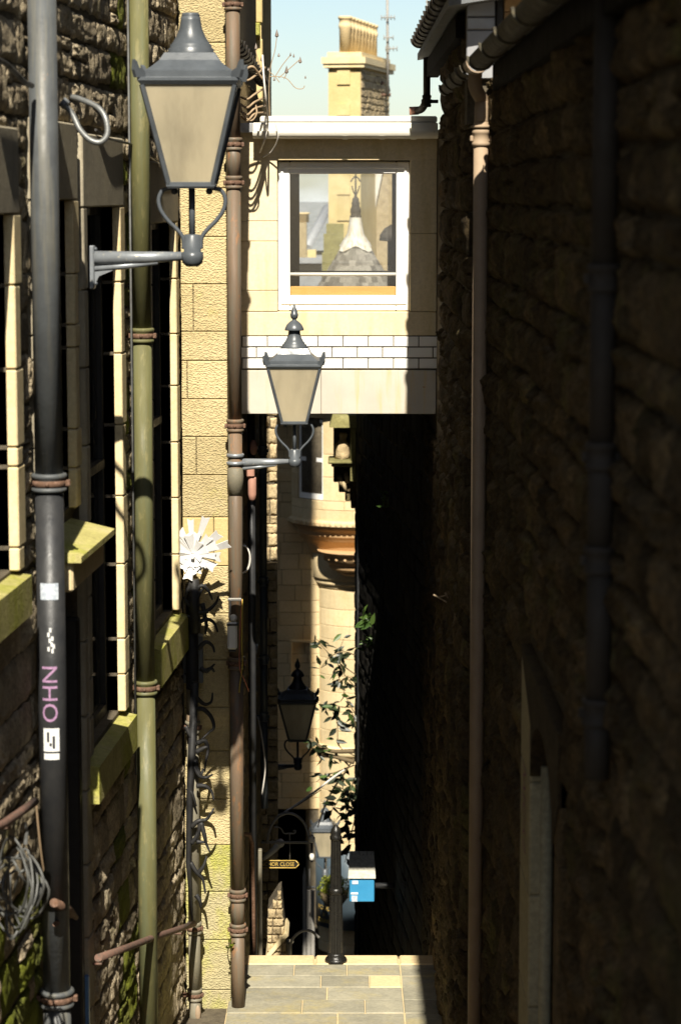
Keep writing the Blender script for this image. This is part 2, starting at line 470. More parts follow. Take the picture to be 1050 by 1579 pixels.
# painted steel beam with rust runs
m, nt, bs = nodes('beam_paint')
base = ramp(nt, noi(nt, pos(nt), 3, 6, .6), [(.3, (.47,.43,.36)), (.7, (.55,.51,.43))])
runs = ramp(nt, noi(nt, pos(nt, (9, 9, .7)), 1.3, 6, .65), [(.52, (0,0,0)), (.70, (1,1,1))])
col = mix(nt, runs, base, (.56,.42,.20))
spots = ramp(nt, noi(nt, pos(nt, (5, 5, 9)), 2.4, 7, .75), [(.66, (0,0,0)), (.70, (1,1,1))])
col = mix(nt, spots, col, (.36,.17,.06))
nt.links.new(col, bs.inputs['Base Color']); bs.inputs['Roughness'].default_value = .6
bump(nt, bs, noi(nt, pos(nt), 40, 5, .6), .15, .004)
# ------------------------------------------------------------------ generators for masonry
def smooth01(t): t = max(0, min(1, t)); return t*t*(3-2*t)
STONES = {}
def stone_meshes(mat, rough, count=26):
    """rough-faced stones in a unit box (x out of the wall, y along it, z up)"""
    key = (mat, rough)
    if key in STONES: return STONES[key]
    out = []
    NA, NB = 13, 12
    for s in range(count):
        rs = random.Random(900 + s)
        off = Vector((rs.uniform(-90, 90), rs.uniform(-90, 90), rs.uniform(-90, 90)))
        tilt_a, tilt_b = rs.uniform(-.25, .25), rs.uniform(-.25, .25)
        mb = MB(); vs = []; fs = []
        for j in range(NB+1):
            for i in range(NA+1):
                a, b = i/NA, j/NB
                d = min(a*1.2, (1-a)*1.2, b, 1-b)
                f = smooth01(d/.16)
                p = Vector((a*2.6, b*2.2, 0)) + off
                n = noise.noise(p)*.55 + noise.noise(p*2.3)*.40 + noise.noise(p*5.1)*.30 + noise.noise(p*10.7)*.16
                x = .20 + .34*f + rough*(n*.46*(.35+.65*f) + (tilt_a*(a-.5) + tilt_b*(b-.5))*f)
                e = 1 - smooth01(d/.3)
                jy = noise.noise(p*1.7 + Vector((7, 3, 1)))*.05*e
                jz = noise.noise(p*1.7 + Vector((1, 9, 5)))*.07*e
                vs.append((x, a-.5+jy, b-.5+jz))
                if i < NA and j < NB:
                    k = j*(NA+1)+i
                    fs.append((k, k+1, k+NA+2, k+NA+1))
        ring = [i for i in range(NA+1)] + [j*(NA+1)+NA for j in range(1, NB+1)] + [NB*(NA+1)+i for i in range(NA-1, -1, -1)] + [j*(NA+1) for j in range(NB-1, 0, -1)]
        n0 = len(vs)
        for k in ring: vs.append((-.6, vs[k][1], vs[k][2]))
        L = len(ring)
        for q in range(L): fs.append((ring[q], n0+q, n0+(q+1) % L, ring[(q+1) % L]))
        mb.add(vs, fs, True)
        out.append(mb.mesh('stone', mat))
    STONES[key] = out
    return out

def rubble(thing_, parent, O, N, s0, s1, z0, z1, holes, lens, hts, mat, maxn=290, depth=.07, rough=1.0, gap=.014, seed=1, mat2=None):
    """irregular courses of rough stone on the plane through O with outward normal N; s runs along Z x N.  The largest in the picture are
    objects of their own, the rest are joined."""
    rs = random.Random(seed)
    O, N = Vector(O), Vector(N).normalized()
    A = Vector((0,0,1)).cross(N)
    org = ORG[thing_.name]
    items = []
    z = z0
    while z < z1:
        h = rs.uniform(*hts)
        if z + h > z1: h = z1 - z
        if h < .05: break
        cuts = [(s0, s1)]
        for (a0, a1, c0, c1) in holes:
            if c0 < z + h*.6 and c1 > z + h*.4:
                nw = []
                for (p, q) in cuts:
                    if a1 <= p or a0 >= q: nw.append((p, q)); continue
                    if a0 > p: nw.append((p, a0))
                    if a1 < q: nw.append((a1, q))
                cuts = nw
        for (p, q) in cuts:
            s = p
            while s < q - .03:
                l = rs.uniform(*lens)
                if s + l > q - lens[0]*.6: l = q - s
                hh = h * rs.uniform(.92, 1.04)
                if h > .19 and l < .42 and rs.random() < .4:          # two thin stones in place of one
                    k = rs.uniform(.35, .65)
                    parts = ((z + hh*k/2, hh*k), (z + hh*k + hh*(1-k)/2, hh*(1-k)))
                else: parts = ((z + h/2 + rs.uniform(-.012, .012), hh),)
                for (zc_, h_) in parts:
                    items.append((s + l/2, zc_, l - gap, h_ - gap, rs.randrange(26), rs.uniform(.75, 1.25), rs.random() < .5))
                s += l
        z += h
    scored = []
    for it in items:
        c = O + A*it[0] + Vector((0, 0, it[1]))
        q = [proj(c + A*(sa*it[2]/2) + Vector((0, 0, sz*it[3]/2))) for sa in (-1, 1) for sz in (-1, 1)] if c.y > .5 else None
        area = 0
        if q:
            u0, u1 = min(p[0] for p in q), max(p[0] for p in q)
            v0, v1 = min(p[1] for p in q), max(p[1] for p in q)
            u0, u1, v0, v1 = max(u0, 0), min(u1, 1050), max(v0, 0), min(v1, 1579)
            if u1 > u0 and v1 > v0: area = (u1-u0)*(v1-v0)
        scored.append((area, it))
    scored.sort(key=lambda t: -t[0])
    ms = stone_meshes(mat, rough)
    ms2 = stone_meshes(mat2, rough) if mat2 else None
    rest = MB()
    pl = ORG[parent.name] if parent is not None else org
    for n, (area, it) in enumerate(scored):
        c = O + A*it[0] + Vector((0, 0, it[1]))
        src = ms
        if ms2 and mat2_test(c, rs): src = ms2
        me = src[it[4]]
        fl = -1 if it[6] else 1
        B = Matrix((N*depth*it[5], A*it[2]*fl, Vector((0, 0, it[3]))*fl)).transposed()
        if n < maxn and area > 0:
            o = bpy.data.objects.new('stone', me); COL.objects.link(o)
            o.parent = parent
            o.matrix_local = Matrix.Translation(c - pl) @ B.to_4x4()
        else:
            vs = [c + B @ v.co for v in me.vertices]
            rest.add(vs, [tuple(p.vertices) for p in me.polygons], True)
    if rest.v:
        o = rest.build('small_stone', mat, parent, thing_)
        o['kind'] = 'stuff'
def mat2_test(c, rs): return False

def wall_core(x0, x1, y0, y1, z0, z1, holes, mb):
    """box wall in the y-z plane with rectangular openings (y0, y1, z0, z1)"""
    ys = sorted({y0, y1, *[h[0] for h in holes], *[h[1] for h in holes]})
    ys = [y for y in ys if y0 <= y <= y1]
    for a, b in zip(ys, ys[1:]):
        hs = sorted([h for h in holes if h[0] <= a + 1e-6 and h[1] >= b - 1e-6], key=lambda h: h[2])
        z = z0
        for h in hs:
            if h[2] > z: mb.box(x0, x1, a, b, z, h[2])
            z = h[3]
        if z < z1: mb.box(x0, x1, a, b, z, z1)
    return mb

def block(mb, x0, x1, y0, z0, z1, proud=.02, c=.008):
    """dressed block facing the camera: front at y0 - proud, arrises chamfered"""
    yf = y0 - proud
    vs = [(x0,y0+.02,z0),(x1,y0+.02,z0),(x1,y0+.02,z1),(x0,y0+.02,z1),
          (x0,yf+c,z0),(x1,yf+c,z0),(x1,yf+c,z1),(x0,yf+c,z1),
          (x0+c,yf,z0+c),(x1-c,yf,z0+c),(x1-c,yf,z1-c),(x0+c,yf,z1-c)]
    fs = [(8,9,10,11)] + [(4+i, 4+(i+1)%4, 8+(i+1)%4, 8+i) for i in range(4)] + [(i, (i+1)%4, 4+(i+1)%4, 4+i) for i in range(4)]
    return mb.add(vs, fs)
def arcblock(mb, c, r0, r1, a0, a1, z0, z1, seg=4, ch=.006):
    """block of a round wall: angles measured from -y (towards the camera), positive to +x"""
    vs = []; fs = []
    for k in range(seg+1):
        a = a0 + (a1-a0)*k/seg
        for (r, z) in ((r0, z0), (r1-ch, z0), (r1, z0+ch), (r1, z1-ch), (r1-ch, z1), (r0, z1)):
            vs.append((c[0] + r*math.sin(a), c[1] - r*math.cos(a), z))
    for k in range(seg):
        for i in range(5):
            fs.append((k*6+i, (k+1)*6+i, (k+1)*6+i+1, k*6+i+1))
    fs.append(tuple(range(6))); fs.append(tuple(seg*6+i for i in range(5, -1, -1)))
    return mb.add(vs, fs)

# ------------------------------------------------------------------ ground, paving and stairs
ZC = Z(1475, 18.95)                       # top of the stairs
def pave_z(Y): return ZC + .06*(18.95 - Y)
STREET_Z = -12.7
mb = MB(); mb.box(-300, 300, 33.0, 700, STREET_Z-.5, STREET_Z)
tag(mb.build('street', 'asphalt'), kind='structure')
mb = MB()                                  # slope from the camera down to the landing
mb.prism([(-2.6, -6, -1.65), (-2.6, 0, -1.65), (-2.6, 15.9, pave_z(15.9)-.05), (-2.6, 19.0, ZC-.06), (-2.6, 19.0, -13.1), (-2.6, -6, -13.1)], (4.2, 0, 0))
tag(mb.build('ground', 'mortar'), kind='structure')
pv = thing('pavement', None, None, (0, 17.5, pave_z(17.5)))
pv['kind'] = 'structure'
rows = [15.9, 16.25, 16.62, 16.95, 17.30, 17.66, 18.02, 18.36, 18.70]
rp = random.Random(4)
cutsets = [[-.30,.10,.464],[-.42,.02,.464],[-.33,.19,.464],[-.02,.464],[-.28,.18,.464],[-.10,.464],[-.15,.22,.464],[-.36,.05,.464]]
for r in range(len(rows)-1):
    ya, yb = rows[r], rows[r+1]
    xs = [-.83] + cutsets[r] + [.86]
    for xa, xb in zip(xs, xs[1:]):
        b = MB()
        g = .0035
        lift = rp.uniform(-.004, .004)
        b.cbox(xa+g, xb-g, ya+g, yb-g, -.05, lift, .006)
        for p in b.v: p.z += pave_z(p.y)
        mt = 'paving_moss' if (xb < -.2 and r < 4) else ('paving_edge' if (r == 6 and .1 < xa < .3) else 'paving')
        b.build('slab', mt, pv)
b = MB(); b.box(-.83, .86, 15.9, 18.9, -.04, -.006)
for p in b.v: p.z += pave_z(p.y)
b.build('bedding', 'paving_edge', pv)
for xa, xb in ((-.83, -.20), (-.20, .46), (.46, .86)):
    b = MB(); b.cbox(xa+.004, xb-.004, 18.708, 18.98, -.055, .004, .012)
    for p in b.v: p.z += pave_z(min(p.y, 18.95))
    b.build('slab', 'paving_edge', pv)
st = thing('stairs', None, None, (0, 19.0, ZC-.2)); st['kind'] = 'structure'
nst = 39
for i in range(nst):
    ya = 19.0 + i*.36
    zt = ZC - .05 - (i+1)*(ZC - .05 - STREET_Z)/(nst+1)
    b = MB(); b.cbox(-.9, .9, ya, ya+.38, zt-.4, zt, .012)
    b.build('step', 'paving', st)

# ------------------------------------------------------------------ left house: rubble wall with dressed windows
XL = -1.12
KL, YL = .068, 17.6                       # the left wall closes in slightly towards the ashlar end
def XW(Y): return XL + KL*(Y - YL)
def WY(u, v=789.5, off=0.0):
    bb = (CY - v)/FPX
    aa = (u - CX)/FPX/(bb*SP + CP)
    return (XL + off - KL*YL)/(aa - KL)
L1 = thing('tenement_house', 'tall rubble tenement along the left of the close, with cream dressed window jambs', 'building', (-1.3, 12, -4.6))
ZT = 9.5
SHEAR = (KL, YL)
hood_y1 = WY(120); hood_y0 = hood_y1 - 1.05
zh = Z(787, hood_y1)                                    # top of hood
winB = (hood_y0+.05, hood_y1-.06, zh+.02, Z(308, hood_y1))
doorB = (hood_y0+.1, hood_y1+.12, -5.8, zh-.30)
cy1 = WY(187, 700); cy0 = cy1 - 1.15
zs2 = Z(1098, cy1)
winC = (cy0, cy1, zs2, Z(318, cy1))
dy1 = WY(271, 600); dy0 = dy1 - 1.15
winD = (dy0, dy1, Z(942, dy1), Z(342, dy1))
ay1 = WY(24, 700); ay0 = ay1 - 1.15
winA = (ay0, ay1, Z(882, ay1), Z(330, ay1))
opens = [winA, winB, doorB, winC, winD]
core = wall_core(XL-.40, XL-.035, 3.0, 17.62, -6.6, ZT, opens, MB())
core.box(XL-13, XL-.403, 3.0, 17.62, -6.6, ZT)
wl = core.build('wall', 'mortar', L1)
# dressed margins are kept free of rubble
def margin(w, m0, m1, top, bot): return (w[0]-m0, w[1]+m1, w[2]-bot, w[3]+top)
rub_holes = [margin(winA, .16, .17, .32, .26), margin(winB, .12, .16, .40, .0), (hood_y0-.0, hood_y1+.22, -6, zh+.02), margin(winC, .12, .17, .40, .28), margin(winD, .12, .16, .40, .30)]
def mat2_test(c, rs): return (c.z < -3.3 and c.y < 12.6 and rs.random() < .9) or (14.6 < c.y < 15.8 and rs.random() < .35)
SHEAR = None
rubble(L1, wl, (XL-.035-KL*YL, 0, 0), (1, -KL, 0), 9.2, 17.58, -6.4, 2.2, rub_holes, (.16, .44), (.11, .27), 'rubble', 290, .040, 1.0, seed=5, mat2='rubble_mossy')
def mat2_test(c, rs): return False
SHEAR = (KL, YL)

def side_window(w, depth_, far_w, joints, glass_x=.10, lint=True, sill=None, near=True, jm='cream_stone', bars=True):
    """window in the left wall: jamb stones with smooth reveals, lintel, sash frame and pane"""
    y0, y1, z0, z1 = w
    xf = XL + .012
    zz = [z0] + [z for z in joints if z0 < z < z1] + [z1]
    zz.sort()
    rw = random.Random(int(y0*100))
    for i, (za, zb) in enumerate(zip(zz, zz[1:])):
        wd = far_w * (1.0 if i % 2 else .72)
        b = MB(); b.cbox(XL-.22, xf, y1, y1+wd, za+.003, zb-.003, .007); b.build('jamb_stone', jm, L1)
        if near:
            b = MB(); b.cbox(XL-.22, xf, y0-.11, y0, za+.003, zb-.003, .007); b.build('jamb_stone', 'jamb_grey', L1)
    if lint:
        b = MB(); b.cbox(XL-.25, xf, y0-.12, y1+.14, z1, z1+.40, .008); b.build('lintel', 'jamb_grey', L1)
    fr = MB()
    xa, xb = XL-glass_x-.05, XL-glass_x
    fr.box(xa, xb, y0, y0+.05, z0, z1); fr.box(xa, xb, y1-.05, y1, z0, z1)
    fr.box(xa, xb, y0+.05, y1-.05, z1-.05, z1); fr.box(xa, xb, y0+.05, y1-.05, z0, z0+.06)
    if bars: fr.box(xa+.004, xb+.01, y0+.05, y1-.05, (z0+z1)/2-.025, (z0+z1)/2+.025)
    wn = fr.build('window_frame', 'door_dark', L1)
    pn = MB(); pn.box(xa+.015, xa+.021, y0+.05, y1-.05, z0+.06, z1-.05); pn.build('pane', 'dim_glass', wn, L1)
def jz(vs, Y): return [Z(v, Y) for v in vs]
side_window(winA, .2, .17, jz([440, 570, 690, 720, 845], ay1))
side_window(winB, .2, .16, jz([422, 500, 535, 660, 720], hood_y1))
side_window(winC, .2, .17, jz([435, 545, 655, 765, 870, 985, 1040], cy1))
side_window(winD, .2, .15, jz([430, 515, 595, 682, 768, 855], dy1))
# sills
def sill(name, y0, y1, ztop, h, out, slope=.05, mat='sill_moss', parent=L1):
    b = MB()
    pts = [(XL-.20, y0, ztop+.01), (XL+out, y0, ztop-slope), (XL+out, y0, ztop-h), (XL-.20, y0, ztop-h)]
    b.prism(pts, (0, y1-y0, 0))
    return b.build(name, mat, parent)
sill('window_sill', ay0-.1, ay1+.1, winA[2], .22, .05, .03)
sill('window_sill', cy0-.10, cy1+.16, winC[2], .26, .055, .05)
sill('window_sill', dy0-.10, dy1+.14, winD[2], .30, .06, .05)
# door hood: two steps, the upper one mossy and projecting most
b = MB(); b.prism([(XL-.2, hood_y0, zh), (XL+.20, hood_y0, zh-.10), (XL+.20, hood_y0, zh-.13), (XL-.2, hood_y0, zh-.13)], (0, hood_y1-hood_y0, 0))
hd = b.build('door_hood', 'sill_moss', L1)
b = MB(); b.cbox(XL-.2, XL+.15, hood_y0+.04, hood_y1-.05, zh-.285, zh-.133, .012); b.build('hood_moulding', 'cream_stone', hd, L1)
# door under the hood
dm = MB(); dm.box(XL-.30, XL-.25, doorB[0], doorB[1], doorB[2], doorB[3]); dr = dm.build('door', 'door_dark', L1)
dm = MB(); dm.cbox(XL-.25, XL-.012, doorB[1]-.10, doorB[1]-.01, doorB[2], doorB[3]-.3, .01); dm.build('door_frame', 'door_dark', dr, L1)
dm = MB(); dm.cbox(XL-.06, XL+.006, doorB[1]-.009, doorB[1]+.03, doorB[2], Z(1505, doorB[1]), .006); dm.build('door_post', 'door_blue', dr, L1)
for i in range(11):
    za = -5.8 + i*.42
    if za + .41 > zh-.32: break
    b = MB(); b.cbox(XL-.24, XL+.006, doorB[1]+.032, doorB[1]+.032+(.16 if i % 2 else .12), za, za+.414, .008); b.build('jamb_stone', 'jamb_grey', L1)
# plain dressed stones behind the near pipe
for (u0, u1, v0, v1) in ((0, 40, 150, 330), ):
    y0, y1 = WY(u0+1), WY(u1)
# roof
b = MB(); b.prism([(XL-.06, 3.0, ZT+.001), (XL-6, 3.0, ZT+3), (XL-13, 3.0, ZT+.001)], (0, 14.6, 0)); b.build('roof', 'slate', L1)

SHEAR = None
# ------------------------------------------------------------------ house with the tooled ashlar end, beyond
YA = 17.64
XA = X(350, YA)
L2 = thing('ashlar_house', 'honey coloured ashlar house whose tooled block end faces up the close', 'building', (-1.0, 18.2, -6))
b = MB(); b.box(-45, XA, YA+.02, 24.4, -13, 4.5); b.box(-45, -1.6, YA+.02, 30.9, 4.502, 13.0); b.box(-45, -1.3, 24.402, 31.0, -13, 4.5)
aw = b.build('wall', 'mortar', L2)
vj = [-75, -8, 66, 140, 215, 290, 365, 438, 511, 556, 615, 673, 732, 797, 872, 945, 1017, 1090, 1157, 1231, 1302, 1374, 1448, 1525, 1602]
splits = {7: 301, 9: 291, 11: 304, 3: 310, 5: 296, 13: 330}
for i, (va, vb) in enumerate(zip(vj, vj[1:])):
    z1, z0 = Z(va, YA), Z(vb, YA)
    xs = [XL-.02]
    if i in splits: xs.append(X(splits[i], YA))
    xs.append(XA+.012)
    for xa, xb in zip(xs, xs[1:]):
        b = MB(); block(b, xa+.002, xb-.002, YA, z0+.002, z1-.002, .022 + .004*random.random(), .006)
        b.build('ashlar_block', 'ashlar_base' if i >= 20 else ('ashlar' if i != 13 else 'ashlar_plain'), aw, L2)
rubble(L2, aw, (XA, 0, 0), (1, 0, 0), YA+.12, 24.38, -9.0, 1.0, [], (.25, .55), (.16, .30), 'rubble_warm', 160, .045, .8, seed=9)
# eaves gutter on its flank and the taller wing behind
def half_gutter(x, z, y0, y1, r, t=.006, seg=10):
    mb = MB(); vs = []; fs = []
    n = seg+1
    for y in (y0, y1):
        for rr in (r, r-t):
            for k in range(n):
                a = math.pi + math.pi*k/seg
                vs.append((x + rr*math.cos(a), y, z + rr*math.sin(a)))
    for k in range(seg):
        fs.append((k, k+1, 2*n+k+1, 2*n+k)); fs.append((n+k+1, n+k, 3*n+k, 3*n+k+1))
        fs.append((k+1, k, n+k, n+k+1)); fs.append((2*n+k, 2*n+k+1, 3*n+k+1, 3*n+k))
    fs.append((0, 2*n, 3*n, n)); fs.append((seg, n+seg, 3*n+seg, 2*n+seg))
    return mb.add(vs, fs, False)
def gutter_ring(x, z, y, r, w=.03, mat='gutter_dull', parent=None, root=None, seg=10):
    mb = half_gutter(x, z+.004, y-w/2, y+w/2, r+.014, .013, seg)
    return mb.build('gutter_joint', mat, parent, root)
g = half_gutter(-.755, Z(75, 18.6)+.02, 17.9, 24.3, .055).build('gutter', 'gutter_dull', L2)
for i in range(14): gutter_ring(-.755, Z(75, 18.6)+.02, 18.1+i*.46, .055, .03, 'pipe_dull', g, L2)
YW2 = 24.45
wx = X(405, YW2, 60)
b = MB()
b.prism([(-1.59, YW2, -3), (wx-.012, YW2, -3), (wx-.012, YW2, 2.2), (-.26, YW2, 3.1), (-.23, YW2, 10.6), (-.88, YW2, 9.45), (-1.59, YW2, 9.45)], (0, 3.5, 0))  # seen wall low down; unseen overhang above, added to shade the far wall
for p in b.v: p.z += 0
wg = b.build('wing_shade_wall', 'ashlar_plain', L2)
zc0, zc1 = Z(57, YW2), Z(36, YW2)
for (va, vb, pr) in ((-60, 36, .03), (36, 57, .14), (60, 110, .02), (110, 160, .02), (160, 215, .02)):
    b = MB(); block(b, -1.3, wx+(.0 if pr < .1 else -.02), YW2, Z(vb, YW2)+.004, Z(va, YW2)-.004, pr, .01)
    b.build('ashlar_block', 'ashlar_base' if pr > .1 else 'ashlar_plain', wg, L2)

# rough pier jutting into the close further down
YP = 25.5
L3 = thing('rubble_pier', 'narrow rough stone wall end jutting out beyond the black downpipe under the bridge', 'wall', (-.75, 26, -10))
xp = X(428, YP)
b = MB(); b.box(-1.29, xp-.03, YP+.03, 26.3, -13, -1.15); pw = b.build('wall', 'mortar', L3)
rubble(L3, pw, (0, YP+.03, 0), (0, -1, 0), -.90, xp, -11.5, -1.2, [], (.10, .17), (.09, .17), 'rubble_warm', 220, .05, .8, .010, seed=14)

# ------------------------------------------------------------------ right-hand houses
def XR(Y): return .885 - .0048*(Y-5)
R1 = thing('shaded_house', 'long dark rubble house in shade along the right of the close', 'building', (1.0, 9.5, -4.2))
ZE = .71
dR = (9.55, YX(821, .855, 1100)-.02, -5.2, Z(1085, 11.1))             # doorway in the right wall
core = MB()
wall_core(.0, .4, 3.0, 14.2, -6.4, ZE-.02, [dR], core)
for p in core.v: p.x = XR(p.y) + .035 + p.x
rwall = core.build('wall', 'mortar', R1)
core = MB(); core.box(1.38, 2.3, 3.0, 14.2, -6.4, ZE-.02); core.box(2.302, 14, 3.0, 14.2, -6.4, 7.5); core.build('house_body', 'mortar', R1)
nR = Vector((-1, -.0048, 0)).normalized()
oR = Vector((XR(0)+.035, 0, 0))
aR = Vector((0,0,1)).cross(nR)
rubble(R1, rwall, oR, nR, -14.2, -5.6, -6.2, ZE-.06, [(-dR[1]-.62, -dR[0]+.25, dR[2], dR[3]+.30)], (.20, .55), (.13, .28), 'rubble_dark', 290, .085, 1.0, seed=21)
xr = XR(11)
# doorway: pale far surround, moulded reveal, arched head, dark door
for i in range(6):
    za = -5.2 + i*.52
    zb = min(za+.517, dR[3]+.22)
    b = MB(); b.cbox(xr-.012, xr+.2, dR[1]+.0, dR[1]+.56, za, zb, .008); b.build('jamb_stone', 'pale_jamb', R1)
    b = MB(); b.cbox(xr-.008, xr+.2, dR[0]-.2, dR[0], za, zb, .008); b.build('jamb_stone', 'rubble_dark', R1)
b = MB()
n = 10
pts = [(xr-.016, dR[0]-.2, dR[3]+.24), (xr-.016, dR[1]+.56, dR[3]+.24), (xr-.016, dR[1]+.56, dR[3]+.222), (xr-.016, dR[1]-.03, dR[3]-.02), (xr-.016, dR[1]-.03, dR[3]-.25)]
ym = (dR[0]+dR[1])/2
pts += [(xr-.016, ym + (dR[1]-.03-ym)*math.cos(math.pi*k/n), dR[3]-.25 + .32*math.sin(math.pi*k/n)) for k in range(1, n)]
pts += [(xr-.016, dR[0]+.03, dR[3]-.25), (xr-.016, dR[0]-.2, dR[3]-.05)]
b.prism(pts, (.2, 0, 0)); b.build('door_head', 'rubble_dark', R1)
dm = MB(); dm.box(xr+.26, xr+.31, dR[0]+.02, dR[1]-.02, dR[2], dR[3]-.02); dR_ = dm.build('door', 'door_dark', R1)
for i in range(3):
    dm = MB(); dm.box(xr+.235, xr+.259, dR[0]+.15+i*.45, dR[0]+.48+i*.45, dR[2]+.3, dR[3]-.45); dm.build('door_panel', 'interior', dR_, R1)
dm = MB(); dm.lathe((xr+.06, dR[1]-.05, 0), [(.028, dR[2]), (.028, dR[3]-.2)], 10); dm.build('reveal_moulding', 'pale_jamb', R1)
# roof and gutter of the near right-hand house
b = MB(); b.prism([(.76, 3.0, ZE), (2.3, 3.0, ZE+.14), (2.3, 3.0, ZE+.10), (.76, 3.0, ZE-.02)], (0, 10.32, 0)); b.build('roof', 'slate', R1)
b = MB(); b.box(.81, .90, 3.0, 13.34, ZE-.16, ZE-.022); b.build('eaves_board', 'eaves_dark', R1)
gz = ZE+.015
g = half_gutter(.745, gz, 3.2, 13.36, .064).build('gutter', 'gutter_dull', R1)
for i in range(8): gutter_ring(.745, gz, 13.3-i*1.15, .064, .05, 'gutter_dull', g, R1)

# second right-hand house: taller, carries the bridge
R2 = thing('gabled_house', 'taller dark house on the right with lead clad dormer cheek and rooftop gutter', 'building', (.9, 17, -5))
XR2 = .725
b = MB(); b.box(XR2+.035, 2.3, 14.22, 18.15, -13, 1.02); b.box(XR2+.035, 2.3, 18.152, 21.6, -13, .50); b.box(2.302, 45, 14.22, 21.6, -13, 7.5); b.box(1.5, 45, 21.62, 31, -13, 10.5)
w2 = b.build('wall', 'mortar', R2)
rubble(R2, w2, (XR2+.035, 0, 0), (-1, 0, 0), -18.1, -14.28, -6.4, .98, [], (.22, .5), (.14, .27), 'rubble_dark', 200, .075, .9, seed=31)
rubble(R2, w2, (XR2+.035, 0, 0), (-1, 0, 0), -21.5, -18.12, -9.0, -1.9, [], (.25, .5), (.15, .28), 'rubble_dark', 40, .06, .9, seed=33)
# far low gutter run that carries on past the downpipe
g = half_gutter(.72, gz-.01, 13.95, 16.9, .058).build('gutter', 'gutter_dull', R2)
for i in range(4): gutter_ring(.72, gz-.01, 14.3+i*.75, .058, .05, 'gutter_dull', g, R2)
# lead cheek facing up the close, post, skew stones above
yg = 14.19
pieces = [('lead_sheet', 'lead', 719, 763, -40, 26, .02), ('lead_sheet', 'lead', 719, 763, 27, 46, .024), ('lead_sheet', 'lead', 719, 763, 47, 122, .02), ('corner_post', 'door_dark', 764, 775, -40, 112, .05),
          ('flashing', 'lead_white', 776, 838, 43, 92, .02), ('skew_stone', 'orange_stone', 776, 812, 19, 42, .03), ('skew_stone', 'orange_stone', 776, 838, -40, 18, .035),
          ('flashing', 'lead_white', 813, 840, 19, 42, .02), ('flashing', 'lead', 839, 870, -40, 18, .02)]
for (nm, mt, u0, u1, v0, v1, pr) in pieces:
    b = MB(); block(b, X(u0, yg, 50), X(u1, yg, 50), yg, Z(v1, yg), Z(v0, yg), pr, .006); b.build(nm, mt, R2)
b = MB(); b.box(X(716, yg), 3.0, yg+.021, yg+.3, .4, 1.45); b.build('dormer_wall', 'mortar', R2)
b = MB(); b.box(XR2-.06, XR2+.03, 14.5, 19.4, .90, 1.03); b.build('eaves_board', 'eaves_dark', R2)
b = MB(); b.prism([(.60, 13.95, 1.09), (2.3, 13.95, 1.37), (2.3, 13.95, 1.31), (.60, 13.95, 1.04)], (0, 5.6, 0)); b.build('roof', 'slate', R2)
g = half_gutter(.615, Z(62, 19.6), 13.7, 19.55, .058).build('gutter', 'gutter_dull', R2)
for i in range(14): gutter_ring(.615, Z(62, 19.6), 19.5-i*.42, .058, .06, 'pipe_dull', g, R2)

# third right-hand house: angled wall below the bridge
R3 = thing('angled_house', 'black shaded rubble wall on the right, running from under the bridge to the street', 'building', (.6, 25, -9))
pA = Vector((.735, 21.62, 0)); pB = Vector((.150, 29.2, 0))
dirR = (pB - pA).normalized(); nR3 = Vector((-dirR.y, dirR.x, 0))
if nR3.x > 0: nR3 = -nR3
b = MB(); back = -nR3*2.5
zz0, zz1 = -13.0, -1.35
q = [pA - nR3*.03, pB - nR3*.03, pB - nR3*2.5, pA - nR3*2.5]
b.prism([(p.x, p.y, zz0) for p in q], (0, 0, zz1-zz0)); w3 = b.build('wall', 'mortar', R3)
a3 = Vector((0,0,1)).cross(nR3)
sA, sB = sorted((0.02, a3.dot(pB-pA)))
rubble(R3, w3, pA - nR3*.03, nR3, sA, sB-.01 if sB > .1 else sB, -11.5, -1.4, [], (.25, .6), (.15, .3), 'rubble_black', 220, .035, .55, seed=41)
b = MB(); q = [pA + nR3*.17, pB + nR3*.17, pB - nR3*2.4, pA - nR3*2.4]
b.prism([(p.x, p.y, zz1) for p in q], (0, 0, .14)); b.build('roof', 'slate', R3)
# ------------------------------------------------------------------ the enclosed bridge
YB, YB2 = 19.5, 21.3
BR = thing('bridge', 'enclosed footbridge with a white framed window spanning the close', 'bridge', (0, 20.4, Z(638, YB)))
xl, xr_ = XA+.008, XR2+.03
def bz(v): return Z(v, YB)
def bx(u): return X(u, YB, 400)
# beam at the bottom, in two plates
for (a, b_) in ((xl, bx(495)-.001), (bx(495)+.001, xr_)):
    b = MB(); b.cbox(a, b_, YB-.02, YB+.12, bz(638), bz(571), .004); b.build('beam', 'beam_paint', BR)
b = MB(); b.box(xl, xr_, YB+.122, YB2, bz(636), bz(575)); b.build('floor', 'interior', BR)
# glazed brick band
b = MB(); b.box(xl, xr_, YB+.006, YB+.12, bz(571)+.001, bz(518)-.001); bb = b.build('brick_band', 'mortar', BR)
w39 = 39.0
for r, (va, vb, off) in enumerate(((519, 534, 412), (536, 551, 395), (553, 568, 412))):
    u = off - 3*w39
    while u < 700:
        ua, ub = max(u, 371), min(u+w39, 685)
        if ub - ua > 4:
            b = MB(); block(b, bx(ua)+.004, bx(ub)-.004, YB+.006, bz(vb), bz(va), .014, .004); b.build('glazed_brick', 'tile_white', bb, BR)
        u += w39
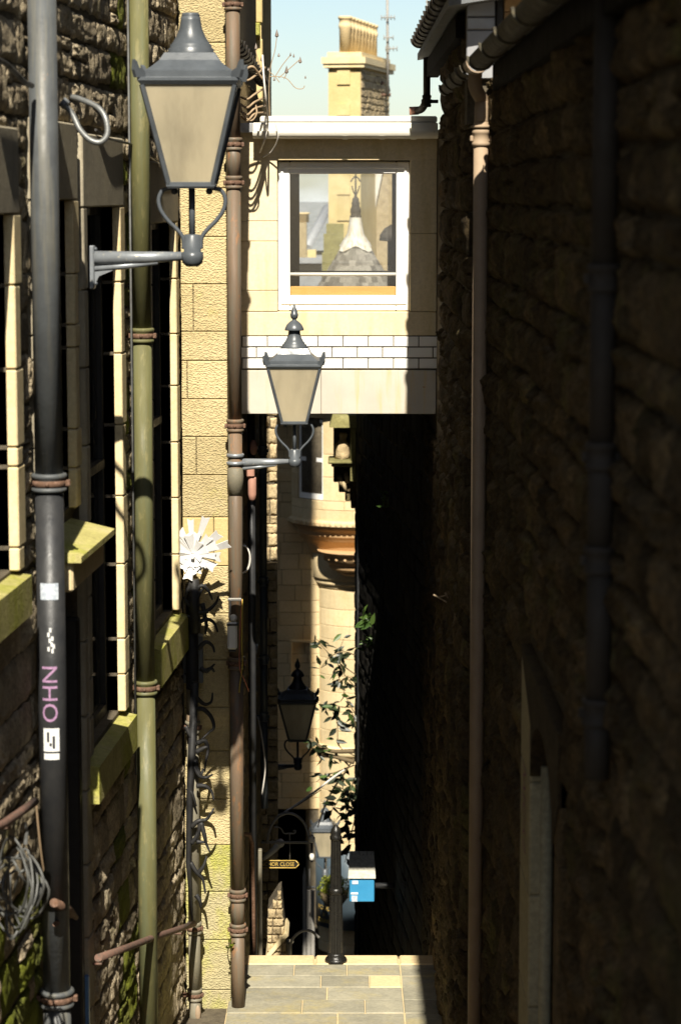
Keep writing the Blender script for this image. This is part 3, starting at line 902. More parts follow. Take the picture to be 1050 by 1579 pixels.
# apron under the window, side panels, head
b = MB(); b.cbox(xl, xr_, YB, YB+.14, bz(517.5), bz(481), .005); b.build('apron', 'bridge_panel', BR)
for (ua, ub) in ((None, 428), (632, None)):
    vv = [242, 341, 372, 448, 480.5] if ub else [246, 360, 480.5]
    for va, vb in zip(vv, vv[1:]):
        b = MB(); b.cbox(xl if ua is None else bx(ua), xr_ if ub is None else bx(ub), YB, YB+.14, bz(vb)+.0015, bz(va)-.0015, .004)
        b.build('side_panel', 'bridge_panel', BR)
b = MB(); b.box(xl, xr_, YB+.004, YB+.14, bz(247), bz(205)); b.build('head', 'bridge_panel', BR)
b = MB(); b.cbox(bx(428), bx(588), YB-.012, YB+.003, bz(247), bz(242), .003); b.build('drip_strip', 'cream_stone', BR)
# roof, fascia, gutter
b = MB(); b.cbox(xl, xr_, YB-.07, YB2+.1, bz(205), bz(190), .006); b.build('roof', 'lead', BR)
b = MB(); b.cbox(bx(402), xr_, YB-.02, YB2, bz(189.5), bz(179), .012); b.build('roof_upstand', 'gutter_white', BR)
def half_gutter_x(y, z, x0, x1, r, t=.006, seg=10):
    mb = half_gutter(0, z, 0, 1, r, t, seg)
    for p in mb.v: p.x, p.y = x0 + p.y*(x1-x0), y + p.x
    mb.f = [f[::-1] for f in mb.f]
    return mb
b = MB(); b.cbox(bx(392), xr_, YB-.155, YB-.072, bz(205), bz(190), .008); b.build('fascia', 'gutter_white', BR)
g = half_gutter_x(YB-.135, bz(203), bx(392), xr_, .058).build('gutter', 'gutter_white', BR)
for u in (532, 588, 636):
    mb = half_gutter_x(YB-.135, bz(203)+.003, bx(u)-.02, bx(u)+.02, .068, .012); mb.build('gutter_joint', 'gutter_white', g, BR)
# window: white frame set back in the opening, glass, rail, timber board
fy = YB+.085
fo = (428.5, 631.5, 249, 480)
fi = (447, 611, 268, 456)
fr = MB()
def fbar(mb, u0, u1, v0, v1, y0=fy, y1=fy+.06): mb.cbox(bx(u0), bx(u1), y0, y1, bz(v1), bz(v0), .008)
win = thing_win = None
wf = MB()
fbar(wf, fo[0], fi[0], fo[2], fo[3]); fbar(wf, fi[1], fo[1], fo[2], fo[3]); fbar(wf, fi[0], fi[1], fo[2], fi[2]); fbar(wf, fi[0], fi[1], fi[3], fo[3])
wf_ = wf.build('window_frame', 'white_frame', BR)
bd = MB()
for (u0, u1, v0, v1) in ((433, 437, 258, 470), (623, 627, 258, 470), (437, 623, 466, 470), (437, 623, 256, 260)):
    bd.cbox(bx(u0), bx(u1), fy-.012, fy+.004, bz(v1), bz(v0), .004)
bd.build('frame_bead', 'white_frame', wf_, BR)
pn = MB(); pn.box(bx(fi[0]), bx(fi[1]), fy+.03, fy+.036, bz(fi[3]), bz(fi[2])); pn.build('pane', 'clear_glass', wf_, BR)
b = MB(); b.cbox(bx(447), bx(611), fy+.061, fy+.20, bz(457), bz(443), .005); b.build('inner_sill', 'timber', BR)
b = MB(); b.tube([(bx(444), fy+.1, bz(424)), (bx(613), fy+.1, bz(424))], .014, 8); b.build('guard_rail', 'white_paint', BR)
# back wall with its own window, ceiling
y2 = YB2-.12
def cx(u): return X(u, YB2, 400)
def cz(v): return Z(v, YB2)
for (x0, x1, z0, z1) in ((xl, cx(462), bz(575), bz(205)), (cx(604), xr_, bz(575), bz(205)), (cx(462), cx(604), bz(575), cz(452)), (cx(462), cx(604), cz(266), bz(205))):
    b = MB(); b.box(x0, x1, y2, YB2, z0, z1); b.build('back_wall', 'interior', BR)
pn = MB(); pn.box(cx(462), cx(604), y2+.05, y2+.056, cz(452), cz(266)); pn.build('back_pane', 'clear_glass', BR)
b = MB(); b.box(cx(455), cx(611), y2-.012, y2-.001, cz(420), cz(417)); b.build('back_rail', 'white_paint', BR)

# ------------------------------------------------------------------ the street house with the corbelled round turret
YT = 39.9
TX = X(548, YT, 700)
TP = M(YT-1.0)                                        # metres per pixel at the turret front
TH = thing('turret_house', 'cream stone corner house with a corbelled round turret and slated cone roof', 'building', (TX, YT, STREET_Z))
YF = 39.6
def tz(v): return Z(v, YT-.9)
def fz(v): return Z(v, YF)
def fx(u, v=800): return X(u, YF, v)
# flat wall left of the turret, with a dark passage at the foot
pas = (fx(404, 1300), fx(472, 1300), STREET_Z, fz(1248))
b = MB()
b.box(-7, pas[0], YF+.02, YF+.6, STREET_Z, tz(560)); b.box(pas[0], pas[1], YF+.02, YF+.6, pas[3], tz(560)); b.box(pas[1], 2.5, YF+.02, YF+.6, STREET_Z, tz(560))
b.box(pas[0]-.3, pas[0], YF+.6, YF+7, STREET_Z, pas[3]+.3); b.box(pas[1], pas[1]+.3, YF+.6, YF+7, STREET_Z, pas[3]+.3)
b.box(pas[0], pas[1], YF+6.7, YF+7, STREET_Z, pas[3]+.3); b.box(pas[0], pas[1], YF+.6, YF+6.7, pas[3], pas[3]+.3)
b.box(-45, -7.01, YF+.02, YF+6, STREET_Z, 1.5); b.box(-7, -1.75, YF+.02, YF+.6, tz(560)+.002, 1.5); b.box(2.51, 45, YF+.02, YF+6, STREET_Z, 1.5)
tw = b.build('wall', 'mortar', TH)
rt = random.Random(77)
v = 620.0
while v < 1246:
    h = rt.choice((14, 18, 20, 24))
    u = 408 - rt.uniform(0, 25)
    while u < 500:
        l = rt.uniform(28, 52)
        if not (445 < u+l and u < 482 and 985 < v+h and v < 1062) or True:
            b = MB(); block(b, fx(u)+.003, fx(min(u+l, 505))-.003, YF+.02, fz(min(v+h, 1247.5))+.003, fz(v)-.003, .03+rt.uniform(0, .006), .006)
            b.build('ashlar_block', 'oriel_stone', tw, TH)
        u += l
    v += h
# framed tablet on the wall
b = MB()
for (u0, u1, v0, v1) in ((447, 481, 986, 990), (447, 450, 990, 1060), (478, 481, 990, 1060), (447, 481, 1060, 1064)):
    b.cbox(fx(u0), fx(u1), YF-.075, YF-.012, fz(v1), fz(v0), .006)
b.build('tablet_frame', 'oriel_stone', TH)
# round turret: upper drum of curved blocks
RD = 105*TP
rt = random.Random(5)
core = MB(); core.lathe((TX, YT, 0), [(RD-.05, tz(812)), (RD-.05, tz(590))], 40); tc = core.build('turret_drum', 'mortar', TH)
wa0, wa1 = R(-60), R(-29)
vz = [592, 645, 700, 735, 772, 786, 803]
for i, (va, vb) in enumerate(zip(vz, vz[1:])):
    a = R(-100) + rt.uniform(0, .15)
    while a < R(20):
        da = rt.uniform(.34, .55)
        a2 = a + da
        segs = [(a, a2)]
        if 1 <= i <= 3:
            segs = []
            if a < wa0: segs.append((a, min(a2, wa0)))
            if a2 > wa1: segs.append((max(a, wa1), a2))
        for (p, q) in segs:
            if q - p < .03: continue
            b = MB(); arcblock(b, (TX, YT), RD-.07, RD + rt.uniform(0, .004), p+.002, q-.002, tz(vb)+.003, tz(va)-.003, 5); b.build('ashlar_block', 'oriel_stone', tc, TH)
        a = a2
# turret window: sash on the chord
am = (wa0+wa1)/2
pl = Vector((TX + RD*math.sin(wa0), YT - RD*math.cos(wa0), 0)); pr = Vector((TX + RD*math.sin(wa1), YT - RD*math.cos(wa1), 0))
ex = (pr-pl).normalized(); en = Vector((ex.y, -ex.x, 0)); WW = (pr-pl).length
if en.y > 0: en = -en
zw0, zw1 = tz(771), tz(648)
def wbar(mb, a0, a1, z0, z1, d0=-.08, d1=-.03): mb.obox(pl, ex, en, (0,0,1), a0, a1, d0, d1, z0, z1)
wf = MB()
wbar(wf, 0, .05, zw0, zw1); wbar(wf, WW-.05, WW, zw0, zw1); wbar(wf, .05, WW-.05, zw1-.05, zw1); wbar(wf, .05, WW-.05, zw0, zw0+.09, -.08, -.01)
wbar(wf, .05, WW-.05, (zw0+zw1)/2-.035, (zw0+zw1)/2+.03, -.075, -.02); wbar(wf, WW*.5-.016, WW*.5+.016, zw0+.09, zw1-.05, -.07, -.04)
tf = wf.build('turret_window', 'white_frame', TH)
b = MB(); wbar(b, .05, WW-.05, zw0+.09, zw1-.05, -.066, -.062); b.build('pane', 'dim_glass', tf, TH)
b = MB(); wbar(b, .06, WW*.30, zw0+.1, zw1-.06, -.13, -.12); b.build('curtain', 'curtain', tf, TH)
b = MB(); wbar(b, .0, WW, zw0, zw1, -.30, -.29); b.build('room', 'interior', tf, TH)
# ledge with a row of bead notches, corbel mouldings below
b = MB(); b.lathe((TX, YT, 0), [(RD-.05, tz(800)), (RD+.045, tz(804)), (RD+.05, tz(811)), (RD-.02, tz(812.5))], 64); lg = b.build('ledge', 'oriel_stone', TH)
for i in range(26):
    a = R(-98) + i*R(4.6)
    b = MB(); arcblock(b, (TX, YT), RD, RD+.075, a, a+R(2.9), tz(810.5), tz(805), 1, .004); b.build('dentil', 'oriel_stone', lg, TH)
prof = [(107,812.6),(104,814),(104,817),(99,818),(96,824),(97,827),(95,830),(93,831),(92,836),(87,838),(82,847),(77,857),(75,859)]
b = MB(); b.lathe((TX, YT, 0), [(r*TP, tz(vv)) for r, vv in prof], 64); b.build('corbel', 'orange_stone', TH)
# drum and moulding under the corbel
b = MB(); b.lathe((TX, YT, 0), [(74*TP, tz(858)), (74*TP, tz(897)), (73*TP, tz(899)), (68*TP, tz(900)), (71*TP, tz(904)), (69*TP, tz(908)), (66*TP, tz(909)), (66*TP, tz(912)), (64.5*TP, tz(914)), (60*TP, tz(915))], 64); b.build('neck', 'oriel_stone', TH)
# small second corbel dying into the front of the neck
oc = (TX, YT-62*TP, 0)
b = MB(); b.lathe(oc, [(r*TP, tz(vv)) for r, vv in [(60,851),(54,853),(50,857),(50,866),(44,866.5),(46,868),(44,871),(40,872),(42,877),(36,881),(30,883),(31,885),(22,889),(10,891),(0,891.5)]], 48); b.build('lower_corbel', 'orange_stone', TH)
for k in range(9):
    a = R(-70 + k*17)
    b = MB(); b.ball((oc[0] + 51*TP*math.sin(a), oc[1] - 51*TP*math.cos(a), tz(861.5)), 2.6*TP, 8, 6); b.build('pellet', 'orange_stone', TH)
# shaft of curved blocks
RS = 65*TP
core = MB(); core.lathe((TX, YT, 0), [(RS-.05, STREET_Z), (RS-.05, tz(908))], 40); sc_ = core.build('turret_shaft', 'mortar', TH)
v = 915.0
while v < 1470:
    h = rt.choice((12, 17, 21, 26, 30))
    a = R(-95) + rt.uniform(0, .3)
    while a < R(25):
        da = rt.uniform(.40, .95)
        b = MB(); arcblock(b, (TX, YT), RS-.07, RS + rt.uniform(0, .004), a+.002, a+da-.002, tz(v+h)+.003, tz(v)-.003, 6); b.build('ashlar_block', 'oriel_stone', sc_, TH)
        a += da
    v += h
# string course round the shaft where the branches hang
b = MB(); b.lathe((TX, YT, 0), [(RS, tz(1158)), (RS+.05, tz(1160)), (RS+.06, tz(1170)), (RS, tz(1175))], 48); b.build('string_course', 'cream_stone', TH)
# cone roof with courses of fish-scale slates, lead cap, finial
zb_, zt_ = tz(600), tz(300)
slope = 48/61.0*0 + 0.62
def cone_r(v_): return max(.02, (v_-352)*.60*TP + 4*TP)
core = MB(); core.lathe((TX, YT, 0), [(cone_r(600)-.03, tz(600)), (cone_r(372)-.03, tz(372))], 40); cr = core.build('cone_roof', 'slate_brown', TH)
sl = {}
v = 384.0; row = 0
while v < 470:
    r = cone_r(v); n = max(14, int(2*math.pi*r/.105))
    key = n
    for k in range(n):
        a = 2*math.pi*(k + .5*(row % 2))/n
        if math.cos(a) < -.1: continue
        ct = Vector((TX + r*math.sin(a), YT - r*math.cos(a), tz(v)))
        if 'm' not in sl:
            mb = MB(); w_, h_ = .052, .15
            pts = [(-w_, 0, h_*.5), (w_, 0, h_*.5), (w_, 0, -h_*.2), (w_*.7, 0, -h_*.42), (0, 0, -h_*.5), (-w_*.7, 0, -h_*.42), (-w_, 0, -h_*.2)]
            mb.prism(pts, (0, .012, 0)); sl['m'] = mb.mesh('slate', 'slate_brown')
        if row < 12:
            o = bpy.data.objects.new('slate', sl['m']); COL.objects.link(o); o.parent = cr
            o.location = ct - ORG[TH.name]
            o.rotation_euler = (R(-27)+random.uniform(-.05,.05), random.uniform(-.06,.06), a)
    v += 8.5; row += 1
lc = MB(); nn = 32; vs = []; fs = []
for i, (vv, am_) in enumerate(((334, 0), (345, .0), (362, .1), (376, .5), (386, 1.0))):
    for k in range(nn):
        a = 2*math.pi*k/nn
        lobe = (.5 + .5*math.cos(a*4 + math.pi*1.0))
        v2 = vv + am_*lobe*9 - am_*5
        r = (cone_r(v2)+.03) if vv > 360 else (8.5 + (vv-334)*.14)*TP
        r *= 1 + .05*math.cos(a*12)
        vs.append((TX + r*math.sin(a), YT - r*math.cos(a), tz(v2)))
for i in range(4):
    for k in range(nn): fs.append((i*nn+k, (i+1)*nn+k, (i+1)*nn+(k+1) % nn, i*nn+(k+1) % nn))
lc.add(vs, fs, True); lc.build('lead_cap', 'lead_white', TH)
b = MB(); b.lathe((TX, YT, 0), [(r*TP, tz(vv)) for r, vv in [(9,336),(9,333),(7.5,332),(8,329),(8.5,325),(7,320),(6,317),(7,314),(5.5,311),(5,306),(3.5,305),(2.2,303),(1.6,297),(1.3,285),(1,240),(0,238)]], 20); b.build('finial', 'pipe_dull', TH)
b = MB()
for k in range(4):
    a = R(45+90*k)
    pts = [(TX, YT, tz(302))]
    for t in range(1, 6):
        r = TP*(t*1.7); pts.append((TX + r*math.sin(a), YT - r*math.cos(a), tz(300 - t*t*.55)))
    b.tube(pts, .010, 6)
    pts = [(TX, YT, tz(272))]
    for t in range(1, 6):
        r = TP*(t*2.1); pts.append((TX + r*math.sin(a), YT - r*math.cos(a), tz(272 + t*t*.30)))
    b.tube(pts, .012, 6)
b.build('finial_scroll', 'pipe_dull', TH)

# ------------------------------------------------------------------ roofs and chimneys further back, seen over and through the bridge
def rotbox(mb, c, ang, a0, a1, b0, b1, z0, z1):
    ca, sa = math.cos(ang), math.sin(ang)
    return mb.obox((c[0], c[1], 0), (ca, sa, 0), (-sa, ca, 0), (0, 0, 1), a0, a1, b0, b1, z0, z1)
YCH = 46.0
CH = thing('chimney_house', 'stone house with a great chimney and row of clay pots above the bridge', 'building', (X(550, YCH), YCH+2, STREET_Z))
def hz(v): return Z(v, YCH)
c0 = (X(556, YCH, 150), YCH)
ang = R(-12)
wfc = (556-507)*M(YCH)/math.cos(ang)
dfc = 2.75
st_ = MB(); rotbox(st_, c0, ang, -wfc, 0, 0, dfc, STREET_Z, hz(104)); ck = st_.build('chimney_stack', 'ashlar_plain', CH)
# quoins and rubble on the flank
ca, sa = math.cos(ang), math.sin(ang)
nfl = Vector((ca, sa, 0))
rubble(CH, ck, (c0[0], c0[1], 0), nfl, .02, dfc-.02, hz(200), hz(106), [], (.18, .40), (.10, .16), 'rubble_warm', 120, .04, .8, .012, seed=51)
for (v0, v1) in ((106, 130), (160, 178), (250, 300), (302, 340), (345, 395)):
    b = MB(); rotbox(b, c0, ang, -wfc*.72, -wfc*.32, -.03, .0-.001, hz(v1), hz(v0)); b.build('raised_block', 'ashlar_plain', CH)
cp_ = MB()
rotbox(cp_, c0, ang, -wfc-.08, .08, -.08, dfc+.08, hz(104)+.001, hz(98)); rotbox(cp_, c0, ang, -wfc-.11, .11, -.11, dfc+.11, hz(98)+.001, hz(88)); rotbox(cp_, c0, ang, -wfc-.02, .02, -.02, dfc+.02, hz(88)+.001, hz(80))
cp_.build('chimney_cap', 'cream_stone', CH)
for k in range(9):
    o_ = Vector((c0[0], c0[1], 0)) + Vector((ca, sa, 0))*(-wfc*.52) + Vector((-sa, ca, 0))*(.12 + k*.31)
    b = MB(); r = .108
    b.lathe((o_.x, o_.y, 0), [(r, hz(80)+.001), (r, hz(44)), (r*1.12, hz(42)), (r*1.12, hz(37)), (r*1.0, hz(36)), (r*1.04, hz(29)), (r*1.2, hz(28)), (r*1.2, hz(24)), (r*.8, hz(24)), (r*.75, hz(34))], 18); b.build('chimney_pot', 'clay', CH)
b = MB(); b.tube([(X(604, YCH+1, 120), YCH+1.9, hz(140)), (X(588, YCH+1, 120), YCH+1.9, hz(140)), (X(585, YCH+1, 120), YCH+1.9, hz(125)), (X(592, YCH+1, 120), YCH+1.9, hz(119))], .035, 8); b.build('mast_bracket', 'rust', CH)
# gable with its white skew, slates
YG = 47.5
def gx(u): return X(u, YG, 350)
def gz_(v): return Z(v, YG)
b = MB(); b.prism([(gx(556), YG, STREET_Z), (gx(690), YG, STREET_Z), (gx(690), YG, gz_(225)), (gx(588), YG, gz_(240)), (gx(562), YG, gz_(350))], (0, .5, 0)); b.build('gable', 'rubble_warm', CH)
b = MB(); b.prism([(gx(558), YG-.12, gz_(352)), (gx(572), YG-.12, gz_(352)), (gx(598), YG-.12, gz_(222)), (gx(583), YG-.12, gz_(222))], (0, .119, 0)); b.build('skew', 'lead_white', CH)

# dark capped vent post seen through the bridge window on the right
b = MB(); yv = 33.0
b.lathe((X(603, yv, 400), yv, 0), [(.05, -9.0), (.05, Z(372, yv)), (.16, Z(371, yv)), (.15, Z(362, yv)), (.09, Z(352, yv)), (0, Z(346, yv))], 16)
tag(b.build('vent_post', 'pipe_dull'), 'dark vent pipe with a round cowl, seen at the right of the bridge window', 'vent pipe')
# low grey roof parapet left of turret
FB = thing('slated_house', 'grey slate roof with pale ridge, seen through the left of the bridge window', 'building', (X(470, 55), 56, STREET_Z))
YS = 56.0
def sx(u): return X(u, YS, 350)
def sz(v): return Z(v, YS)
b = MB(); b.box(sx(400), sx(506), YS, YS+5, STREET_Z, sz(388)); b.build('wall', 'lead', FB)
b = MB(); b.prism([(sx(395), YS-.1, sz(386)), (sx(508), YS-.1, sz(386)), (sx(512), YS+4, sz(319)), (sx(395), YS+4, sz(319))], (0, .25, .1)); b.build('roof', 'slate', FB)
b = MB(); b.tube([(sx(473), YS-.05, sz(384)), (sx(505), YS+3.6, sz(322))], .12, 6); b.build('skew', 'lead', FB)
b = MB(); b.box(sx(462), sx(474), YS-1.5, YS-.8, STREET_Z, sz(342)); b.build('chimney_stack', 'rubble_warm', FB)
for k in range(2):
    b = MB(); b.lathe((sx(465.5+5*k), YS-1.15, 0), [(.035*3, sz(342)+.001), (.1, sz(330)), (.13, sz(329)), (.12, sz(327))], 12); b.build('chimney_pot', 'clay', FB)
b = MB(); b.box(sx(476), sx(489), YS-2.5, YS-1.8, STREET_Z, sz(382)); b.build('gable_chimney', 'ashlar_plain', FB)
b = MB(); b.box(sx(455), sx(498), YS-4.2, YS-3.2, STREET_Z, sz(398)); b.box(sx(455), sx(502), YS-4.4, YS-3.0, sz(398)+.001, sz(392)); b.build('parapet', 'lead', FB)
# crow-stepped skews in pale mossy stone beside the cone
b = MB()
for i, (u0, u1, v0, v1) in enumerate(((503, 530, 345, 480), (499, 520, 360, 480), (497, 512, 388, 480))):
    b.box(X(u0, 44, 350), X(u1, 44, 350), 44.4-i*.5, 44.85-i*.5, STREET_Z, Z(v0, 44.5))
b.build('crow_steps', 'niche_stone', CH)
# ------------------------------------------------------------------ wall lanterns
def catmull(pts, n=6):
    pts = [Vector(p) for p in pts]; out = []
    for i in range(len(pts)-1):
        p0, p1, p2, p3 = pts[max(i-1, 0)], pts[i], pts[i+1], pts[min(i+2, len(pts)-1)]
        for k in range(n):
            t = k/n
            out.append(.5*((2*p1) + (p2-p0)*t + (2*p0-5*p1+4*p2-p3)*t*t + (3*p1-p0-3*p2+p3)*t*t*t))
    out.append(pts[-1]); return out
def lantern(label, u, v_eave, Y, wpx, style, paint_, glass_='lamp_glass', arm=None, group='wall lanterns'):
    """square tapering lantern on a frog bracket; s = metres per unit, the eaves are 149 units wide"""
    c = P(u, v_eave, Y)
    s = wpx*M(Y)*1.005/149.0
    x0, y0, ze = c.x, c.y, c.z
    t = thing('wall_lantern', label, 'lamp', (x0, y0, ze-277*s), group)
    def L(a, b_, z): return Vector((x0+a*s, y0+b_*s, ze+z*s))
    def sqloft(prof, mat, name, parent=t):
        mb = MB(); vs = []; fs = []
        for (h, z) in prof: vs += [L(-h, -h, z), L(h, -h, z), L(h, h, z), L(-h, h, z)]
        for i in range(len(prof)-1):
            for k in range(4): fs.append((i*4+k, i*4+(k+1) % 4, (i+1)*4+(k+1) % 4, (i+1)*4+k))
        fs.append((3, 2, 1, 0)); n = (len(prof)-1)*4; fs.append((n, n+1, n+2, n+3))
        mb.add(vs, fs); return mb.build(name, mat, parent, t)
    sqloft([(70, -9), (74.5, -3), (74.5, 1), (72, 2), (67, 3), (67, 11), (64, 12)], paint_, 'eaves_band')
    top = 39 if style == 'plain' else 43
    sqloft([(64, 12.1), (54, 19), (44, 28), (37, top), (33, top)], paint_, 'roof')
    mb = MB()
    if style == 'plain':
        mb.lathe((x0, y0, ze), [(r*s, z*s) for r, z in [(36,37),(37,40),(34,43),(34.5,46),(31,48),(31,52),(28,54),(22,64),(17,76),(15,88),(14.5,93),(13,93.5),(14,95),(12,99),(0,99.5)]], 32)
        mb.build('cap', paint_, t)
    else:
        mb.lathe((x0, y0, ze), [(r*s, z*s) for r, z in [(35,42),(36,46),(32,48),(33,51),(28,53),(28,56),(24,60),(19,70),(16,80),(15.5,87),(14,88)]], 32)
        cp2 = mb.build('cap', paint_, t)
        mb = MB(); mb.lathe((x0, y0, ze), [(r*s, z*s) for r, z in [(14,87.5),(25,89),(25.5,91),(24,96),(20,104),(13,111),(6,116),(5,119)]], 28); mb.build('dome', paint_, cp2, t)
        mb = MB(); mb.lathe((x0, y0, ze), [(r*s, z*s) for r, z in [(5,118.5),(8.5,121),(10.5,128),(10.5,132),(9.5,133),(8,141),(4,150),(2,157),(0,158)]], 20); mb.build('finial', paint_, cp2, t)
    gt, gb, zt, zb2 = 67, 32, -9, -153
    # panes and corner bars
    for k in range(4):
        R4 = Matrix.Rotation(k*math.pi/2, 4, 'Z')
        def q(a, b_, z):
            p = R4 @ Vector((a, b_, 0)); return L(p.x, p.y, z)
        mb = MB()
        f = [q(-gt, -gt, zt), q(gt, -gt, zt), q(gb, -gb, zb2), q(-gb, -gb, zb2)]
        n = (f[1]-f[0]).cross(f[2]-f[0]).normalized()*.003
        mb.add([p - n for p in f] + [p + n for p in f], [(0,1,2,3), (7,6,5,4), (0,4,5,1), (1,5,6,2), (2,6,7,3), (3,7,4,0)])
        mb.build('pane', glass_, t)
        mb = MB(); mb.tube([q(-gt-1, -gt-1, zt), q(-gb-1, -gb-1, zb2)], 4.2*s, 6, smooth=False); mb.build('corner_bar', paint_, t)
        mb = MB()                                # acanthus horn on the corner
        prof = [(61, 2), (67, 12), (73, 15), (76, 24), (79, 27), (80, 12), (77, 1)]
        ps = [q(-a, -a, z) for a, z in prof]
        d = Vector((0, 0, 1)).cross(R4 @ Vector((-1, -1, 0))).normalized()*3.2*s
        mb.prism([p - d for p in ps], d*2); mb.build('corner_ornament', paint_, t)
    sqloft([(34, zb2-7), (36, zb2-4), (36, zb2+2), (32, zb2+3)], paint_, 'base_tray')
    mb = MB(); mb.tube([L(0, 0, -232), L(0, 0, zb2-6)], 4.6*s, 10); mb.build('stem', paint_, t)
    for sg in (-1, 1):
        pts = [(26, -165), (29, -160), (24, -161), (27, -170), (33, -160), (44, -163), (50, -176), (47, -192), (36, -208), (22, -222), (14, -234), (13, -250)]
        pts = pts[4:]
        mb = MB(); mb.tube(catmull([L(sg*a, 0, z) for a, z in [(31, -158)] + pts], 5), 3.2*s, 8); sc2 = mb.build('scroll', paint_, t)
        mb = MB(); mb.ball(L(sg*26, 0, -164), 5.2*s, 10, 8); mb.build('scroll_knob', paint_, sc2, t)
    mb = MB(); mb.lathe((x0, y0, ze), [(r*s, z*s) for r, z in [(0,-277),(9,-276.5),(15,-271),(16.5,-264),(16.5,-255),(13,-254.5),(13,-230),(11,-228.5),(5,-228)]], 20); mb.build('socket', paint_, t)
    return t, L, s
def bracket(t, L, s, length, plate=True, mat='arm_silver', mat2='lamp_paint'):
    """tapering arm to the wall on the left"""
    mb = MB(); mb.tube([L(-length, 0, -264), L(-length*.45, 0, -263), L(-16, 0, -261)], [11*s, 9*s, 6.5*s], 12); a = mb.build('arm', mat, t)
    mb = MB(); mb.tube([L(-length, 0, -280), L(-length*.7, 0, -276), L(-length*.35, 0, -270)], [5*s, 5*s, 4*s], 8); mb.build('arm_brace', mat, a, t)
    if plate:
        p = L(-length, 0, -264)
        mb = MB(); mb.prism([p + Vector((.005, -.010, -.02)), p + Vector((.005, -.010, -.15)), p + Vector((.03, -.010, -.10)), p + Vector((.16, -.010, -.045)), p + Vector((.30, -.010, -.02))], (0, .02, 0)); mb.build('gusset', mat, a, t)
        mb = MB()
        mb.cbox(p.x-.022, p.x+.008, p.y-.05, p.y+.05, p.z-.17, p.z+.07, .006); pt = mb.build('wall_plate', mat, t)
        for dz in (-.14, .05):
            mb = MB(); mb.ball((p.x+.012, p.y, p.z+dz), .012, 8, 6); mb.build('bolt', mat2, pt, t)

t1, L_, s_ = lantern('large grey lantern on a silver arm, nearest of the lanterns, its cap broken off flat', 295, 124, WY(141, 385), 151, 'plain', 'lamp_paint')
p_ = L_(0, 0, 0); bracket(t1, L_, s_, (p_.x - XW(p_.y) - .012)/s_)
# lamp bulb hook inside the first lantern
mb = MB(); mb.tube(catmull([L_(30, -20, -12), L_(30, -20, -55), L_(34, -20, -66), L_(39, -20, -55), L_(38, -20, -20)], 4), 1.2*s_, 6); mb.build('lamp_hook', 'conduit', t1)
t2, L_, s_ = lantern('grey lantern with a pointed finial, clamped to the rusty downpipe in front of the bridge', 454, 561, 17.46, 86, 'finial', 'lamp_paint')
bracket(t2, L_, s_, (L_(0,0,0).x - X(374, 17.46))/s_, False)
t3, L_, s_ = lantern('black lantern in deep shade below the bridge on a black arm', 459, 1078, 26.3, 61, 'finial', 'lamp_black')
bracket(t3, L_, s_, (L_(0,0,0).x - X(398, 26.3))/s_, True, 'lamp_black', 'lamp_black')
t4, L_, s_ = lantern('small grey lantern far down at the street, behind the bollard', 501, 1277, 37.2, 43, 'finial', 'lamp_paint')
# its two stays run back to the turret shaft
mb = MB(); mb.tube([L_(0, 0, -266), L_(0, 40, -285), L_(0, 0, -300) + Vector((0, YT-.60-37.2, 0))], 8*s_, 8); mb.build('arm', 'lamp_paint', t4)

# ------------------------------------------------------------------ downpipes
def downpipe(label, u, v0, v1, Y, wpx, mat, collars, x_wall, side=-1, z_bot=None, z_top=None, kind='ear', group='cast iron downpipes', cm=None, vref=789):
    x = X(u, Y, vref); r = wpx*M(Y)/2
    zt = Z(v0, Y) if z_top is None else z_top
    zb = Z(v1, Y) if z_bot is None else z_bot
    t = thing('downpipe', label, 'pipe', (x, Y, zb), group)
    hs = [Z(c, Y) for c in collars]
    cuts = [zt] + sorted(hs, reverse=True) + [zb]
    for i, (a, b_) in enumerate(zip(cuts, cuts[1:])):
        mb = MB(); rr = r if i % 2 == 0 else r*.985
        mb.lathe((x, Y, 0), [(rr, b_ + .001), (rr, a - .001)], 24); mb.build('pipe_length', mat, t)
    for h in hs:
        mb = MB(); k = 1.0
        mb.lathe((x, Y, 0), [(r*1.02, h-.075), (r*1.22, h-.07), (r*1.26, h-.062), (r*1.22, h-.054), (r*1.10, h-.05), (r*1.10, h-.012), (r*1.20, h-.006), (r*1.30, h+.004), (r*1.22, h+.016), (r*1.04, h+.018)], 24)
        co = mb.build('socket_collar', cm or mat, t)
        if kind == 'ear':
            mb = MB(); mb.lathe((x, Y, 0), [(r*1.11, h-.046), (r*1.19, h-.044), (r*1.19, h-.018), (r*1.11, h-.016)], 24); mb.build('strap', 'rust', co, t)
            mb = MB(); mb.ball((x, Y-r*1.2, h-.031), .011, 8, 6); mb.build('bolt', 'rust', co, t)
        mb = MB()                                   # strap and ears back to the wall
        mb.cbox(min(x_wall, x)-.0, max(x_wall, x), Y-.012+.01, Y+.012+.01, h-.045, h-.018, .003)
        mb.build('bracket', 'rust' if kind == 'ear' else mat, co, t)
        for sg in (-1, 1):
            mb = MB(); mb.cbox(x+sg*r*1.05, x+sg*r*1.5, Y-.012, Y+.02, h-.047, h-.015, .004); mb.build('lug', 'rust' if kind == 'ear' else mat, co, t)
    return t, x, r

Y1 = WY(77, off=.078)
